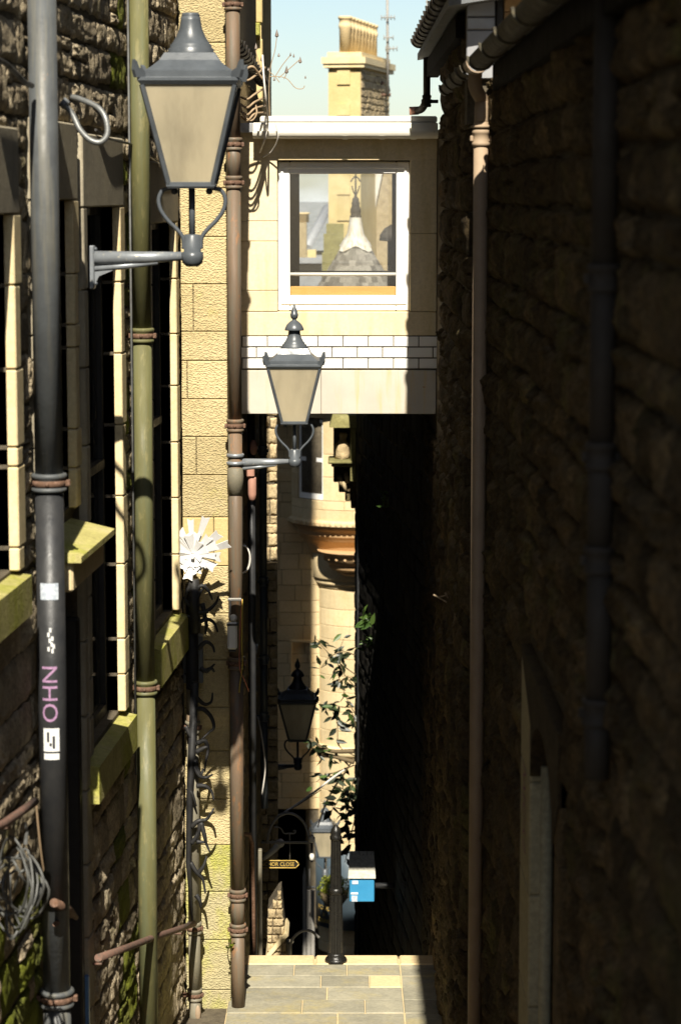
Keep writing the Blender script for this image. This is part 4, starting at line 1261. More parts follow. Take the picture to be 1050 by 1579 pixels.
# near dark pipe on the left with stickers and paint marks
d1, dx1, dr1 = downpipe('thick grey and black downpipe at the far left, with stickers and pink lettering', 77, -60, 0, Y1, 44, 'pipe_grey', [735, 1530], XW(Y1), z_bot=-1.67-.26*Y1)
mb = MB(); mb.lathe((dx1, Y1, 0), [(dr1*1.012, Z(1400, Y1)), (dr1*1.012, Z(757, Y1))], 24); mb.build('black_paint', 'pipe_black', d1)
def wrap(me_v, fs, x, Y, r, ucen, zc, mat, name, parent, flip=False):
    """lay a flat shape (local metres a, b) on the front of a pipe"""
    mb = MB()
    vs = [(x + r*math.sin((a+ucen)/r), Y - r*math.cos((a+ucen)/r), zc + b_) for a, b_ in me_v]
    mb.add(vs, fs); return mb.build(name, mat, parent)
def text_mesh(body, size, mat, sub=0):
    cu = bpy.data.curves.new('lettering', 'FONT'); cu.body = body; cu.size = size; cu.align_x = 'CENTER'; cu.align_y = 'CENTER'; cu.resolution_u = 3; cu.offset = 0
    ob = bpy.data.objects.new('lettering', cu); COL.objects.link(ob)
    bpy.context.view_layer.update()
    dg = bpy.context.evaluated_depsgraph_get()
    me = bpy.data.meshes.new_from_object(ob.evaluated_get(dg))
    vs = [v.co.copy() for v in me.vertices]; fs = [tuple(p.vertices) for p in me.polygons]
    bpy.data.objects.remove(ob)
    if sub:
        bm = bmesh.new(); bm.from_mesh(me)
        bmesh.ops.triangulate(bm, faces=bm.faces[:])
        bmesh.ops.subdivide_edges(bm, edges=bm.edges[:], cuts=sub, use_grid_fill=True)
        bm.verts.index_update()
        vs = [v.co.copy() for v in bm.verts]; fs = [tuple(v.index for v in f.verts) for f in bm.faces]; bm.free()
    bpy.data.meshes.remove(me)
    return vs, fs
def gridpatch(w, h, n=6):
    vs = [(-w/2 + w*i/n, (-h/2, h/2)[j]) for j in (0, 1) for i in range(n+1)]
    return vs, [(i, i+1, n+2+i, n+1+i) for i in range(n)]
def z1(v): return Z(v, Y1)
m1 = M(Y1)
for (va, vb, w, mt, nm) in ((896, 922, 30, 'sticker', 'sticker'), (1118, 1155, 26, 'sticker_white', 'sticker'), (1157, 1167, 25, 'sticker_white', 'sticker')):
    vs, fs = gridpatch(w*m1, (vb-va)*m1); wrap(vs, fs, dx1, Y1, dr1*1.03, .0, z1((va+vb)/2), mt, nm, d1)
for (a, va, vb) in ((-5, 1124, 1140), (4, 1130, 1150), (-1, 1141, 1146)):
    vs, fs = gridpatch(4*m1, (vb-va)*m1); wrap(vs, fs, dx1, Y1, dr1*1.045, a*m1, z1((va+vb)/2), 'ink', 'sticker_print', d1)
vs, fs = text_mesh('OHN', .125, 'graffiti_pink', 3)          # reads upwards
vs = [(-p.y*.9, p.x*1.0) for p in vs]
wrap(vs, [f for f in fs], dx1, Y1, dr1*1.03, 0, z1(1066), 'graffiti_pink', 'lettering', d1)
for (a, vv) in ((1, 968), (-2, 975), (4, 981), (0, 984), (3, 990), (-2, 997), (6, 993), (4, 1000)):
    vs, fs = gridpatch(3.5*m1, 7*m1, 2); wrap(vs, fs, dx1, Y1, dr1*1.03, a*m1, z1(vv), 'sticker_white', 'paint_dab', d1)

downpipe('mossy green downpipe on the left rubble wall behind the big lantern', 222, -60, 0, WY(222, off=.066), 30, 'pipe_green', [510, 1053], XW(WY(222, off=.066)), z_bot=-1.67-.26*WY(222, off=.066))
mb = MB(); yw_ = WY(206, off=.015); mb.tube([(X(206, yw_), yw_, 1.3), (X(206, yw_), yw_, -3.6)], .007, 6); tag(mb.build('wall_cable', 'wire_grey'), 'thin grey cable running up beside the mossy green downpipe', 'cable')
yr = 17.46
d3, dx3, dr3 = downpipe('rusty brown downpipe at the corner of the ashlar end, by the landing', 363.5, -60, 0, yr, 21.5, 'pipe_rust', [0, 216, 275, 650, 1016, 1374, 1427], XA, z_bot=pave_z(yr)-.01)
# clamp of the second lantern
mb = MB()
for vv in (702, 714): mb.lathe((dx3, yr, 0), [(dr3*1.02, Z(vv+3, yr)), (dr3*1.28, Z(vv+2, yr)), (dr3*1.28, Z(vv-2, yr)), (dr3*1.02, Z(vv-3, yr))], 20)
mb.build('clamp', 'arm_silver', t2)
mb = MB(); mb.lathe((dx3, yr, 0), [(dr3*1.15, Z(762, yr)), (dr3*1.20, Z(735, yr)), (dr3*1.1, Z(722, yr)), (dr3*1.02, Z(721, yr))], 20); mb.build('swollen_joint', 'pipe_iron', d3)
# grey pipe in the corner, starting below the fan of blades
y4 = 17.38
d4, dx4, dr4 = downpipe('grey downpipe in the corner beside the tooled ashlar end, dark shadow hooks up its length', 295, 896, 0, y4, 19, 'pipe_iron', [1115, 1425, 1528], -1.20, z_bot=-6.15)
mb = MB(); mb.lathe((dx4, y4, 0), [(dr4*1.0, Z(1112, y4)), (dr4*1.1, Z(1110, y4)), (dr4*.7, Z(1075, y4)), (dr4*.6, Z(1074, y4))], 18); mb.build('hopper', 'pipe_cream', d4)
mb = MB(); mb.lathe((dx4, y4, 0), [(dr4*1.02, Z(1062, y4)), (dr4*1.03, Z(1061, y4)), (dr4*1.03, Z(900, y4)), (dr4*.9, Z(899, y4))], 18); mb.build('shadow_sleeve', 'dead_black', d4)  # black wrap standing in for the shadow on the upper pipe
mb = MB(); mb.ball((dx4+dr4*.5, y4-dr4*.75, Z(1560, y4)), dr4*.75, 12, 8, .7, .5, 1.9); mb.build('inspection_cover', 'pipe_cream', d4)
# cast shadow built as solid black hooks along that pipe, standing off towards the ashlar
hk = thing('shadow_curls', 'cast shadow built as solid black hooks up the grey corner pipe against the ashlar', 'curls', (dx4, y4-.06, Z(1435, y4)))
mb = MB(); mb.tube([P(299, 893, y4-.10), P(301, 975, y4-.10)], .040, 8); mb.tube([P(301, 1052, y4-.10), P(293, 1220, y4-.10), P(291, 1330, y4-.10), P(297, 1420, y4-.10)], [.030, .024, .020, .008], 8); mb.build('shadow_band', 'dead_black', hk)
curls = [[(300,912),(312,903),(322,912),(328,925)], [(302,958),(304,925),(318,900)], [(300,945),(318,943),(333,930),(338,918)], [(302,962),(318,955),(330,960),(336,975)], [(312,930),(318,960),(317,978)],
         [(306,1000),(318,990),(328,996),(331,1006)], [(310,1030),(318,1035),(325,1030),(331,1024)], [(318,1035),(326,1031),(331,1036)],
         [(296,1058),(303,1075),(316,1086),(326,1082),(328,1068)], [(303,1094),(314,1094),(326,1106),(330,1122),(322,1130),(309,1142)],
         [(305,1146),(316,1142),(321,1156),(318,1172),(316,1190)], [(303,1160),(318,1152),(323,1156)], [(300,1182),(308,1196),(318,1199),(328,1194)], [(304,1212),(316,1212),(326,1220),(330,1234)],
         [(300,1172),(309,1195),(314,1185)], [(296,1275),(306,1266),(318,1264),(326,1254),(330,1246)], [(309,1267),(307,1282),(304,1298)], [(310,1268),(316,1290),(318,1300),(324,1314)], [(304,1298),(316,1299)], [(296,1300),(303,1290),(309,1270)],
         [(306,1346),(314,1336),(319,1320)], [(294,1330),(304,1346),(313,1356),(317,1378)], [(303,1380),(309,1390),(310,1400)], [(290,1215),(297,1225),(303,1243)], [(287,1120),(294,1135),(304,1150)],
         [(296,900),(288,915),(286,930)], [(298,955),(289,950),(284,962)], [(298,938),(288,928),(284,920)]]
for h in curls:
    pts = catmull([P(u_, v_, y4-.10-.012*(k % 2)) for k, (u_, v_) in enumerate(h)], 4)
    n = len(pts); mb = MB(); mb.tube(pts, [.020*(1-.75*k/n) for k in range(n)], 7); mb.build('curl', 'dead_black', hk)
# fan of white blades at the top of that pipe
fc = P(298, 855, y4-.10)
fan = thing('blade_rosette', 'big white rosette of flat metal blades on the corner pipe', 'guard', fc + Vector((0, 0, -.05)))
rf = random.Random(3)
k = 0
for ring, (n, l0, l1, out) in enumerate(((15, .17, .31, .03), (13, .13, .24, .12), (9, .09, .17, .18))):
    for i in range(n):
        a = 2*math.pi*(i + .4*ring)/n + rf.uniform(-.08, .08)
        ln = rf.uniform(l0*1.2, l1)
        if math.cos(a) < -.3: ln *= .62
        d = Vector((math.sin(a), -out*1.2 - rf.uniform(0, .25), math.cos(a))).normalized()
        sd = d.cross(Vector((rf.uniform(-.5, .5), 1, rf.uniform(-.5, .5)))).normalized()
        nn_ = d.cross(sd).normalized()
        w = rf.uniform(.026, .042)
        mb = MB(); tip = d*ln; b0 = d*.015
        pts = [b0 - sd*.007, b0 + sd*.007, tip + sd*w, tip + sd*w*.1 - d*.012, tip - sd*w*.8]
        mb.prism([fc + p for p in pts], nn_*.006); mb.build('blade', 'blade_white', fan)
mb = MB(); mb.tube([fc + Vector((0, -.06, -.01)), fc + Vector((0, .12, 0))], .014, 10); mb.build('hub', 'blade_white', fan)
# metal box on the ashlar
yb = YA-.03
mb = MB(); mb.cbox(X(283, yb, 1000), X(314, yb, 1000), yb-.09, yb, Z(1050, yb), Z(977, yb), .006); jb = mb.build('junction_box', 'box_grey')
tag(jb, 'flat grey metal junction box on the ashlar among the black shadow hooks', 'box')
mb = MB(); mb.cbox(X(286, yb, 1000), X(311, yb, 1000), yb-.098, yb-.091, Z(1046, yb), Z(981, yb), .003); mb.build('lid', 'box_grey', jb)
mb = MB(); mb.tube(catmull([P(284, 962, yb-.11), P(292, 985, yb-.12), P(301, 1000, yb-.105), P(292, 1004, yb-.105), P(284, 1001, yb-.105)], 5), .005, 6); mb.build('flex', 'cable_dark', jb)
mb = MB(); mb.tube(catmull([P(288, 1010, yb-.104), P(291, 1028, yb-.104), P(299, 1044, yb-.104), P(296, 1049, yb-.104), P(285, 1038, yb-.104)], 5), .007, 6); mb.build('flex', 'cable_dark', jb)
# white bulkhead light by the rusty pipe
yq = yr-.10
mb = MB(); mb.cbox(X(351, yq, 960), X(366, yq, 960), yq-.05, yq+.03, Z(1000, yq), Z(958, yq), .012); wl_ = mb.build('floodlight', 'plastic_white')
tag(wl_, 'small white floodlight with a bent bracket fixed to the rusty downpipe', 'light')
mb = MB(); mb.cbox(X(350, yq, 960), X(368, yq, 960), yq-.055, yq+.035, Z(963, yq), Z(960, yq), .003); mb.build('trim', 'lamp_black', wl_); mb = MB(); mb.cbox(X(353, yq, 960), X(364, yq, 960), yq-.04, yq+.03, Z(1004, yq), Z(1000.5, yq), .004); mb.build('trim', 'lamp_black', wl_)
mb = MB(); mb.ball(P(360, 953, yq-.02), 6*M(yq), 12, 8); mb.build('sensor', 'plastic_white', wl_)
mb = MB(); mb.cbox(X(352, yq, 960), X(373, yq, 960), yq-.03, yq+.0, Z(926, yq), Z(922, yq), .003); mb.tube([P(355, 926, yq-.015), P(354, 952, yq-.015)], .007, 8); mb.build('bracket', 'plastic_white', wl_)
# loose cables
def cable(label, pts, r, mat, group=None, n=6):
    mb = MB(); mb.tube(catmull(pts, n), r, 6); return tag(mb.build('cable', mat), label, 'cable', group)
cable('thin red wire hanging beside the white floodlight', [P(373, 924, yr-.09), P(370, 980, yr-.1), P(370, 1030, yr-.1), P(378, 1050, yr-.08), P(384, 1066, yr+.05)], .004, 'cable_red')
cable('thin yellow wire hanging beside the white floodlight', [P(374, 924, yr-.09), P(373, 985, yr-.1), P(374, 1025, yr-.1), P(370, 1055, yr-.1), P(369, 1068, yr-.1)], .004, 'cable_yellow')
coil = [P(375+ (11-i*.35)*math.sin(t) , 862 - 21*math.cos(t), 18.4+.01*i) for i in range(3) for t in [k*math.pi/6 for k in range(12)]]
mb = MB(); mb.tube(catmull(coil, 2), .007, 6)
tag(mb.build('cable_coil', 'cable_white'), 'coil of white cable hanging behind the rusty downpipe', 'cable')
# pipes and fittings on the flank wall under the bridge
downpipe('black downpipe in shade close behind the rusty pipe under the bridge', 388, 500, 0, 20.3, 12, 'pipe_black', [], XA, z_bot=-6.6)
downpipe('slate blue downpipe with ring collars, leftmost pipe clear of the rusty one under the bridge', 406, 560, 1245, 23.2, 11.5, 'pipe_slate', [690, 892, 1012, 1100], XA, z_bot=Z(1246, 23.2), kind='x')
mb = MB(); mb.ball(P(391, 690, 19.9), .040, 12, 10, .8, .8, 1.6); mb.tube([P(388, 690, 20.1), P(394, 690, 19.85)], .012, 8)
tag(mb.build('alarm_bell', 'alarm_pink'), 'small dusty pink alarm bell high behind the second lantern arm', 'alarm')
mb = MB(); mb.cbox(X(380, 19.0), X(393, 19.0), 18.95, 19.1, Z(735, 19), Z(712, 19), .01); mb.lathe((X(389, 19.0, 750), 19.0, 0), [(0, Z(773, 19)), (.028, Z(770, 19)), (.033, Z(762, 19)), (.033, Z(738, 19)), (.03, Z(736, 19))], 14)
tag(mb.build('alarm_box', 'alarm_pink'), 'pinkish brown alarm sounder box behind the rusty downpipe', 'alarm')
mb = MB(); mb.cbox(XA+.02, XA+.10, 20.9, 21.2, Z(1006, 21), Z(998, 21), .01); mb.cbox(XA, XA+.06, 21.0, 21.1, Z(1320, 21), Z(1220, 21), .01)
tag(mb.build('conduit_box', 'box_grey'), 'grey conduit fitting on the wall behind the slate blue pipe', 'box')
cable('white cable drooping beside the slate blue downpipe', [P(398, 1105, 23), P(403, 1130, 22.9), P(408, 1165, 22.9), P(409, 1190, 23), P(404, 1225, 23)], .007, 'cable_white')
mb = MB(); mb.tube([P(374, 1286, 18.6), P(385, 1287, 18.9), P(389, 1300, 19.0), P(391, 1400, 19.05), P(392, 1478, 19.1)], .016, 8); hr = mb.build('stair_handrail', 'rust')
tag(hr, 'rust red iron pipe bent out from the wall at the head of the stairs', 'pipe')
mb = MB(); mb.cbox(X(396, 20), X(402, 20), 19.98, 20.05, -6.5, Z(1310, 20), .006)
tag(mb.build('cable_trunking', 'pipe_iron'), 'tan cable trunking strip standing beside the stair head', 'trunking')

# right-hand pipes
downpipe('thick dark downpipe on the shaded right wall, nearest of the right pipes', 925, -60, 1200, 7.8, 40, 'pipe_dull', [415, 690, 850, 1085], XR(7.8), kind='x', z_top=ZE-.05)
yr2 = 13.93
d6, dx6, dr6 = downpipe('downpipe on the right wall whose swan neck top catches the sun', 737, 200, 0, yr2, 22, 'pipe_cream', [205], XR(yr2)-.06, z_bot=-5.2, kind='x', z_top=Z(188, yr2))
mb = MB(); mb.tube(catmull([(.748, yr2-.05, gz-.05), (.748, yr2-.04, gz-.13), (dx6+.004, yr2+.05, gz-.20), (dx6+.002, yr2+.02, gz-.26), (dx6, yr2, Z(190, yr2))], 6), dr6*.96, 18); mb.build('swan_neck', 'pipe_cream', d6)
mb = MB(); mb.lathe((dx6, yr2, 0), [(dr6*1.02, Z(198, yr2)), (dr6*1.45, Z(197, yr2)), (dr6*1.45, Z(194, yr2)), (dr6*1.02, Z(192, yr2))], 20); mb.build('flange', 'pipe_cream', d6)
mb = half_gutter(.748, gz-.002, 13.62, 13.97, .066, .008); mb.build('outlet', 'pipe_cream', d6)
ypr = 19.3
d7, dx7, dr7 = downpipe('short dark downpipe from the roof gutter down onto the bridge roof', 655, 66, 150, ypr, 11, 'pipe_dull', [150], XR2+.03, kind='x')
mb = MB(); mb.tube(catmull([(dx7, ypr, Z(148, ypr)), P(655, 160, ypr), P(650, 168, ypr+.12), P(643, 170.5, ypr+.26)], 5), dr7*1.05, 14); mb.build('elbow', 'pipe_dull', d7)
mb = MB(); mb.tube([P(645, 170.5, ypr+.26), P(631, 171, ypr+.26)], dr7*1.15, 14); mb.build('outlet', 'alarm_pink', d7)
downpipe('black downpipe under the right end of the bridge', 664, 600, 0, 21.4, 12, 'pipe_black', [728-160, 925, 1160], XR2+.03, z_bot=-7.6, kind='x')
# graffiti on the pale jamb of the right doorway
vs, fs = text_mesh('WICYS', .13, 'graffiti_purple')
yj = dR[1]+.28
mb = MB(); mb.add([(xr-.0125-.002, yj + p.y*1.9, Z(1225, 11.3) - p.x*1.05) for p in vs], [f[::-1] for f in fs]); mb.build('lettering', 'graffiti_purple', R1)

# ------------------------------------------------------------------ handrails, coil and flex on the left wall
def rail(label, pts, r, mat, brk):
    mb = MB(); mb.tube(pts, r, 10); o = mb.build('handrail', mat); tag(o, label, 'handrail', 'rusty wall handrails')
    for p in brk:
        m2 = MB(); m2.tube([p, p + Vector((-.02, 0, -.05)), Vector((XW(p.y)+.01, p.y, p.z-.05))], .008, 6); m2.build('bracket', mat, o)
    return o
def RP(u, v): return P(u, v, WY(u, v, .09))
rail('rusty handrail climbing past the foot of the green downpipe', [RP(152, 1477), RP(195, 1462), RP(236, 1446), RP(275, 1433), RP(300, 1424)], .022, 'rail_rust', [RP(165, 1473), RP(236, 1446), RP(286, 1429)])
rail('blurred rusty rail end low at the far left edge', [RP(0, 1276) + Vector((0, -.5, .12)), RP(4, 1272), RP(30, 1254), RP(55, 1236)], .020, 'rail_rust', [RP(20, 1260)])
rc = random.Random(8)
mb = MB()
for i in range(9):
    cu_, cv_ = 34 + rc.uniform(-14, 12), 1368 + rc.uniform(-24, 22)
    ru, rv = rc.uniform(16, 42), rc.uniform(30, 62)
    w1, w2, w3 = rc.uniform(-.25, .25), rc.uniform(0, 6), rc.uniform(.1, .3)
    yy = WY(38, 1365, .14) + rc.uniform(-.05, .05)
    mb.tube([P(cu_ + ru*math.cos(a)*(1+w1*math.sin(a*2+w2)), cv_ + rv*math.sin(a)*(1+w3*math.sin(a*3+w2)), yy + .06*math.sin(a*2+w2)) for a in [w2 + 1.75*math.pi*k/20 for k in range(21)]], .006, 6)
mb.tube([P(40, 1300, WY(38, 1300, .14)), P(42, 1285, WY(42, 1285, .10)), P(40, 1270, WY(40, 1270, .0))], .009, 6)
tag(mb.build('wire_coil', 'wire_grey'), 'tangled coil of grey wire hanging low on the left wall', 'wire')
mb = MB(); mb.tube([P(84, 1392, WY(84,1392,.12)), P(104, 1402, WY(104,1402,.10)), P(118, 1415, WY(118,1415,.03))], [.022, .028, .014], 10); mb.tube([P(86, 1425, WY(86,1425,.10)), P(104, 1414, WY(104,1414,.08)), P(112, 1408, WY(112,1408,.05))], .014, 8)
tag(mb.build('rail_bracket', 'rust'), 'short rusty iron bracket behind the black downpipe below the coil of wire', 'bracket')
cable('thin leaning cable beside the foot of the near downpipe', [P(56, 1235, WY(56,1235,.03)), P(66, 1330, WY(66,1330,.03)), P(88, 1450, WY(88,1450,.03)), P(104, 1540, WY(104,1540,.03)), P(108, 1600, WY(108,1600,.03))], .006, 'cable_tan')
# flexible conduit loop high on the left
yc = WY(112, 150, .10)
pts = catmull([P(96, 156, yc), P(112, 176, yc), P(124, 200, yc-.02), P(140, 216, yc-.03), P(156, 219, yc-.03), P(166, 206, yc-.02), P(163, 182, yc), P(150, 165, yc+.03), P(124, 153, yc+.08), P(112, 150, yc+.12)], 12)
mb = MB(); mb.tube(pts, [(.0165 if k % 2 else .0135) for k in range(len(pts))], 10)
fl = mb.build('flex_conduit', 'conduit'); tag(fl, 'grey ribbed flexible conduit looping out from the left wall', 'conduit')
mb = MB(); mb.tube([P(96, 156, yc), P(104, 163, yc)], .026, 10); mb.build('gland', 'box_grey', fl)
cable('dark cable sagging along the left wall behind the green downpipe', [P(148, 200, WY(148)+.1), P(165, 212, WY(165)), P(184, 218, WY(184)), P(205, 224, WY(206)), P(240, 247, WY(240)), P(262, 252, WY(262))], .008, 'cable_dark')
cable('dark blurred cable crossing the top left corner', [*[P(u_, v_, WY(u_, v_, .05)) for u_, v_ in ((-10, 90), (8, 97), (24, 112), (38, 126), (50, 132))]], .014, 'cable_dark')

# ------------------------------------------------------------------ things at the head of the stairs and beyond
yb_ = 18.78
bz0 = pave_z(yb_)
xb_ = X(518, yb_, 1400)
mp = M(yb_)*1.015
BO = thing('bollard', 'black fluted cast iron bollard with two rings at the top of the stairs', 'bollard', (xb_, yb_, bz0))
def bh(v): return bz0 + (1481-v)*mp
mb = MB(); mb.lathe((xb_, yb_, 0), [(17.5*mp, bz0+.0), (17.5*mp, bh(1477)), (16*mp, bh(1474)), (13.5*mp, bh(1473)), (13.5*mp, bh(1468)), (12.5*mp, bh(1465))], 28); mb.build('base', 'bollard_black', BO)
def fluted(mb, z0, z1, r0, r1, n=14):
    vs = []; fs = []; k = n*4
    for (z, r) in ((z0, r0), (z1, r1)):
        for i in range(k):
            a = 2*math.pi*i/k; rr = r*(1 - .09*max(0, math.cos(a*n))**.6 if math.cos(a*n) > 0 else 1)
            vs.append((xb_ + rr*math.cos(a), yb_ + rr*math.sin(a), z))
    for i in range(k): fs.append((i, (i+1) % k, k+(i+1) % k, k+i))
    mb.add(vs, fs, False); return mb
mb = MB(); fluted(mb, bh(1465), bh(1370), 11.8*mp, 9.8*mp); mb.build('lower_shaft', 'bollard_black', BO)
mb = MB(); mb.lathe((xb_, yb_, 0), [(9.5*mp, bh(1371)), (10.8*mp, bh(1370)), (11*mp, bh(1365)), (9.5*mp, bh(1362)), (8.6*mp, bh(1361))], 24); mb.build('ring', 'bollard_black', BO)
mb = MB(); fluted(mb, bh(1361), bh(1284), 8.8*mp, 7.8*mp); mb.build('upper_shaft', 'bollard_black', BO)
mb = MB(); mb.lathe((xb_, yb_, 0), [(8*mp, bh(1285)), (9.3*mp, bh(1283)), (9.5*mp, bh(1279)), (8*mp, bh(1277)), (8.4*mp, bh(1272)), (6.5*mp, bh(1266)), (3*mp, bh(1263)), (2*mp, bh(1261)), (0, bh(1260))], 24); mb.build('cap', 'bollard_black', BO)

# corbelled niche at the end of the dark right wall
yn = 28.9
NI = thing('corbelled_niche', 'mossy corbelled stone niche with a weathered figure below the right of the bridge', 'niche', (X(530, yn), yn, Z(790, yn)))
def nbox(u0, u1, v0, v1, y0, y1, nm, mt='niche_stone', c=.012):
    b = MB(); b.cbox(X(u0, yn, 700), X(u1, yn, 700), y0, y1, Z(v1, yn), Z(v0, yn), c); return b.build(nm, mt, NI)
b = MB(); b.prism([(X(513, yn), yn-.25, Z(638, yn)), (X(549, yn), yn-.25, Z(638, yn)), (X(549, yn), yn-.28, Z(656, yn)), (X(508, yn), yn-.28, Z(656, yn))], (0, .55, 0)); b.build('hood', 'niche_stone', NI)
nbox(514, 549, 657, 707, yn+.16, yn+.28, 'back', 'dead_black'); nbox(540, 549, 657, 740, yn-.22, yn+.15, 'side_post')
nbox(506, 549, 707, 712, yn-.27, yn+.3, 'shelf'); nbox(511, 549, 712.2, 717, yn-.23, yn+.3, 'shelf_moulding')
nbox(514, 549, 717.2, 744, yn+.02, yn+.28, 'corbel', 'rubble_dark'); nbox(522, 549, 744.2, 760, yn+.05, yn+.28, 'corbel', 'rubble_dark'); nbox(532, 549, 760.2, 774, yn+.08, yn+.28, 'corbel', 'rubble_dark'); nbox(541, 549, 774.2, 786, yn+.1, yn+.28, 'corbel', 'rubble_dark')
for (u_, v_, r_) in ((523, 742, 4), (533, 736, 4), (529, 750, 3)):
    b = MB(); b.tube([P(u_, v_-8, yn-.02), P(u_+4, v_+8, yn-.0)], r_*M(yn), 8); b.build('leaf_carving', 'rubble_warm', NI)
b = MB(); b.lathe((X(528, yn, 690), yn, 0), [(r*M(yn), Z(vv, yn)) for r, vv in [(11,706.8),(12,700),(11,690),(9,684),(5,680),(5.5,676),(6,671),(4,667),(0,666)]], 16)
for p in b.v: p += Vector((noise.noise(p*18), noise.noise(p*18+Vector((5,0,0))), noise.noise(p*18+Vector((0,5,0)))))*.03
b.build('figure', 'rubble_warm', NI)
xe = X(554, yn, 700)
b = MB(); b.lathe((xe, yn-.32, 0), [(.03, -9.2), (.03, Z(600, yn))], 10); tag(b.build('drain_pipe', 'pipe_black'), 'thin black pipe right beside the corbelled niche', 'pipe')

# blue box with a pale sloping lid and bird spikes
yx = 24.2
BX = thing('parcel_box', 'blue metal box with a pale weathered sloping top on the dark right wall', 'box', (X(560, yx), yx, Z(1392, yx)))
b = MB(); b.cbox(X(539, yx, 1350), X(577, yx, 1350), yx, yx+.3, Z(1391, yx), Z(1354, yx), .008); b.build('case', 'box_blue', BX)
b = MB(); b.prism([(X(537, yx, 1350), yx-.02, Z(1354, yx)+.001), (X(579, yx, 1350), yx-.02, Z(1354, yx)+.001), (X(577, yx, 1350), yx+.28, Z(1326, yx)), (X(539, yx, 1350), yx+.28, Z(1326, yx))], (0, .01, .012)); b.build('lid', 'box_top', BX)
for (u0, u1, v0, v1, mt) in ((543, 552, 1358, 1363, 'sticker_white'), (541, 552, 1376, 1379, 'sticker_white'), (542, 551, 1381, 1390, 'sticker')):
    b = MB(); b.box(X(u0, yx, 1370), X(u1, yx, 1370), yx-.004, yx-.001, Z(v1, yx), Z(v0, yx)); b.build('label', mt, BX)
for k in range(6):
    b = MB(); b.tube([P(544+k*5.5, 1330, yx+.26), P(542+k*6, 1312+(k % 2)*4, yx+.24)], [.006, .002], 5); b.build('spike', 'wire_grey', BX)
b = MB(); b.tube([(X(575, yx, 1400), yx+.15, Z(1372, yx)), (.60, yx+.15, Z(1372, yx))], .03, 8); b.build('wall_arm', 'pipe_black', BX)

# passage front at the street: arch, sign, gate, hanging basket, shopfront panel
ys = 24.1
def sxx(u, v=1300): return X(u, ys, v)
def szz(v): return Z(v, ys)
OV = thing('sign_bracket', 'arched grey iron bracket with a scroll that carries the sign of the close', 'bracket', (sxx(440), ys, szz(1300)))
b = MB(); b.tube([Vector((sxx(445 + 32*math.cos(a)), ys, szz(1299 - 45*math.sin(a)))) for a in [math.pi*k/20 for k in range(21)]], .014, 8); b.build('arch', 'gate_grey', OV)
b = MB(); b.tube([(XA, ys, szz(1299)), (sxx(482), ys, szz(1299))], .013, 8); b.build('cross_bar', 'gate_grey', OV)
b = MB(); b.tube(catmull([(sxx(424), ys, szz(1275)), (sxx(433), ys, szz(1277)), (sxx(438), ys, szz(1285)), (sxx(446), ys, szz(1285)), (sxx(454), ys, szz(1285)), (sxx(456), ys, szz(1281)), (sxx(452), ys, szz(1281))], 4), .007, 6); b.tube([(sxx(447), ys, szz(1285)), (sxx(447), ys, szz(1299))], .007, 6); b.build('scroll', 'gate_grey', OV)
for vv, r_ in ((1293, 5), (1320, 4)):
    b = MB(); b.lathe((sxx(481), ys-.03, 0), [(0, szz(vv+6)), (r_*M(ys), szz(vv+4)), (r_*M(ys), szz(vv-3)), (r_*.4*M(ys), szz(vv-6)), (0, szz(vv-7))], 12); b.build('end_knob', 'plastic_white', OV)
b = MB(); b.tube([(sxx(481), ys-.03, szz(1328)), (sxx(481), ys-.03, szz(1286))], .012, 8); b.build('end_rod', 'lamp_black', OV)
# sign
SG = thing('hanging_sign', 'black pointed sign with gold letters naming the close', 'sign', (sxx(430), ys, szz(1339)))
b = MB(); b.prism([(sxx(394), ys, szz(1338)), (sxx(456), ys, szz(1338)), (sxx(461), ys, szz(1332.5)), (sxx(456), ys, szz(1327)), (sxx(394), ys, szz(1327))], (0, .02, 0)); b.build('board', 'sign_black', SG)
b = MB()
for (p, q) in (((394, 1338), (456, 1338)), ((456, 1338), (461, 1332.5)), ((461, 1332.5), (456, 1327)), ((456, 1327), (394, 1327)), ((394, 1327), (394, 1338))): b.tube([(sxx(p[0]), ys-.004, szz(p[1])), (sxx(q[0]), ys-.004, szz(q[1]))], .005, 6)
b.build('border', 'gold', SG)
vs, fs = text_mesh('ANCHOR CLOSE', .056, 'gold')
wtx = max(p.x for p in vs) - min(p.x for p in vs); sc3 = (sxx(454) - sxx(397))/wtx
b = MB(); b.add([((sxx(397)+sxx(454))/2 + p.x*sc3, ys-.006, szz(1332.6) + p.y) for p in vs], fs); b.build('lettering', 'gold', SG)
b = MB(); b.tube([(sxx(447), ys+.01, szz(1327)), (sxx(447), ys+.01, szz(1299))], .005, 6); b.build('hanger', 'gate_grey', SG)
ys = 39.0
# gate leaf
GT = thing('gate', 'pale grey spiked iron gate leaf standing open at the passage mouth', 'gate', (X(475, ys, 1400), ys-.2, STREET_Z))
def gxx(u): return X(u, ys-.2, 1400)
def gzz(v): return Z(v, ys-.2)
b = MB(); b.cbox(gxx(467), gxx(472), ys-.23, ys-.18, STREET_Z, gzz(1352), .004); po = b.build('post', 'gate_grey', GT)
b = MB(); b.prism([(gxx(467), ys-.225, gzz(1352)+.001), (gxx(472), ys-.225, gzz(1352)+.001), (gxx(469.5), ys-.225, gzz(1337))], (0, .04, 0)); b.build('spike', 'gate_grey', po, GT)
b = MB(); b.cbox(gxx(473), gxx(479), ys-.23, ys-.18, STREET_Z, gzz(1372), .004); b.build('board', 'gate_grey', GT)
b = MB(); b.cbox(gxx(479.6), gxx(485), ys-.23, ys-.18, STREET_Z, gzz(1372), .004); b.build('board', 'gate_grey', GT)
b = MB(); b.tube([(gxx(477.5), ys-.2, gzz(1371)), (gxx(477.5), ys-.2, gzz(1340))], .011, 6); b.build('bar', 'gate_grey', GT)
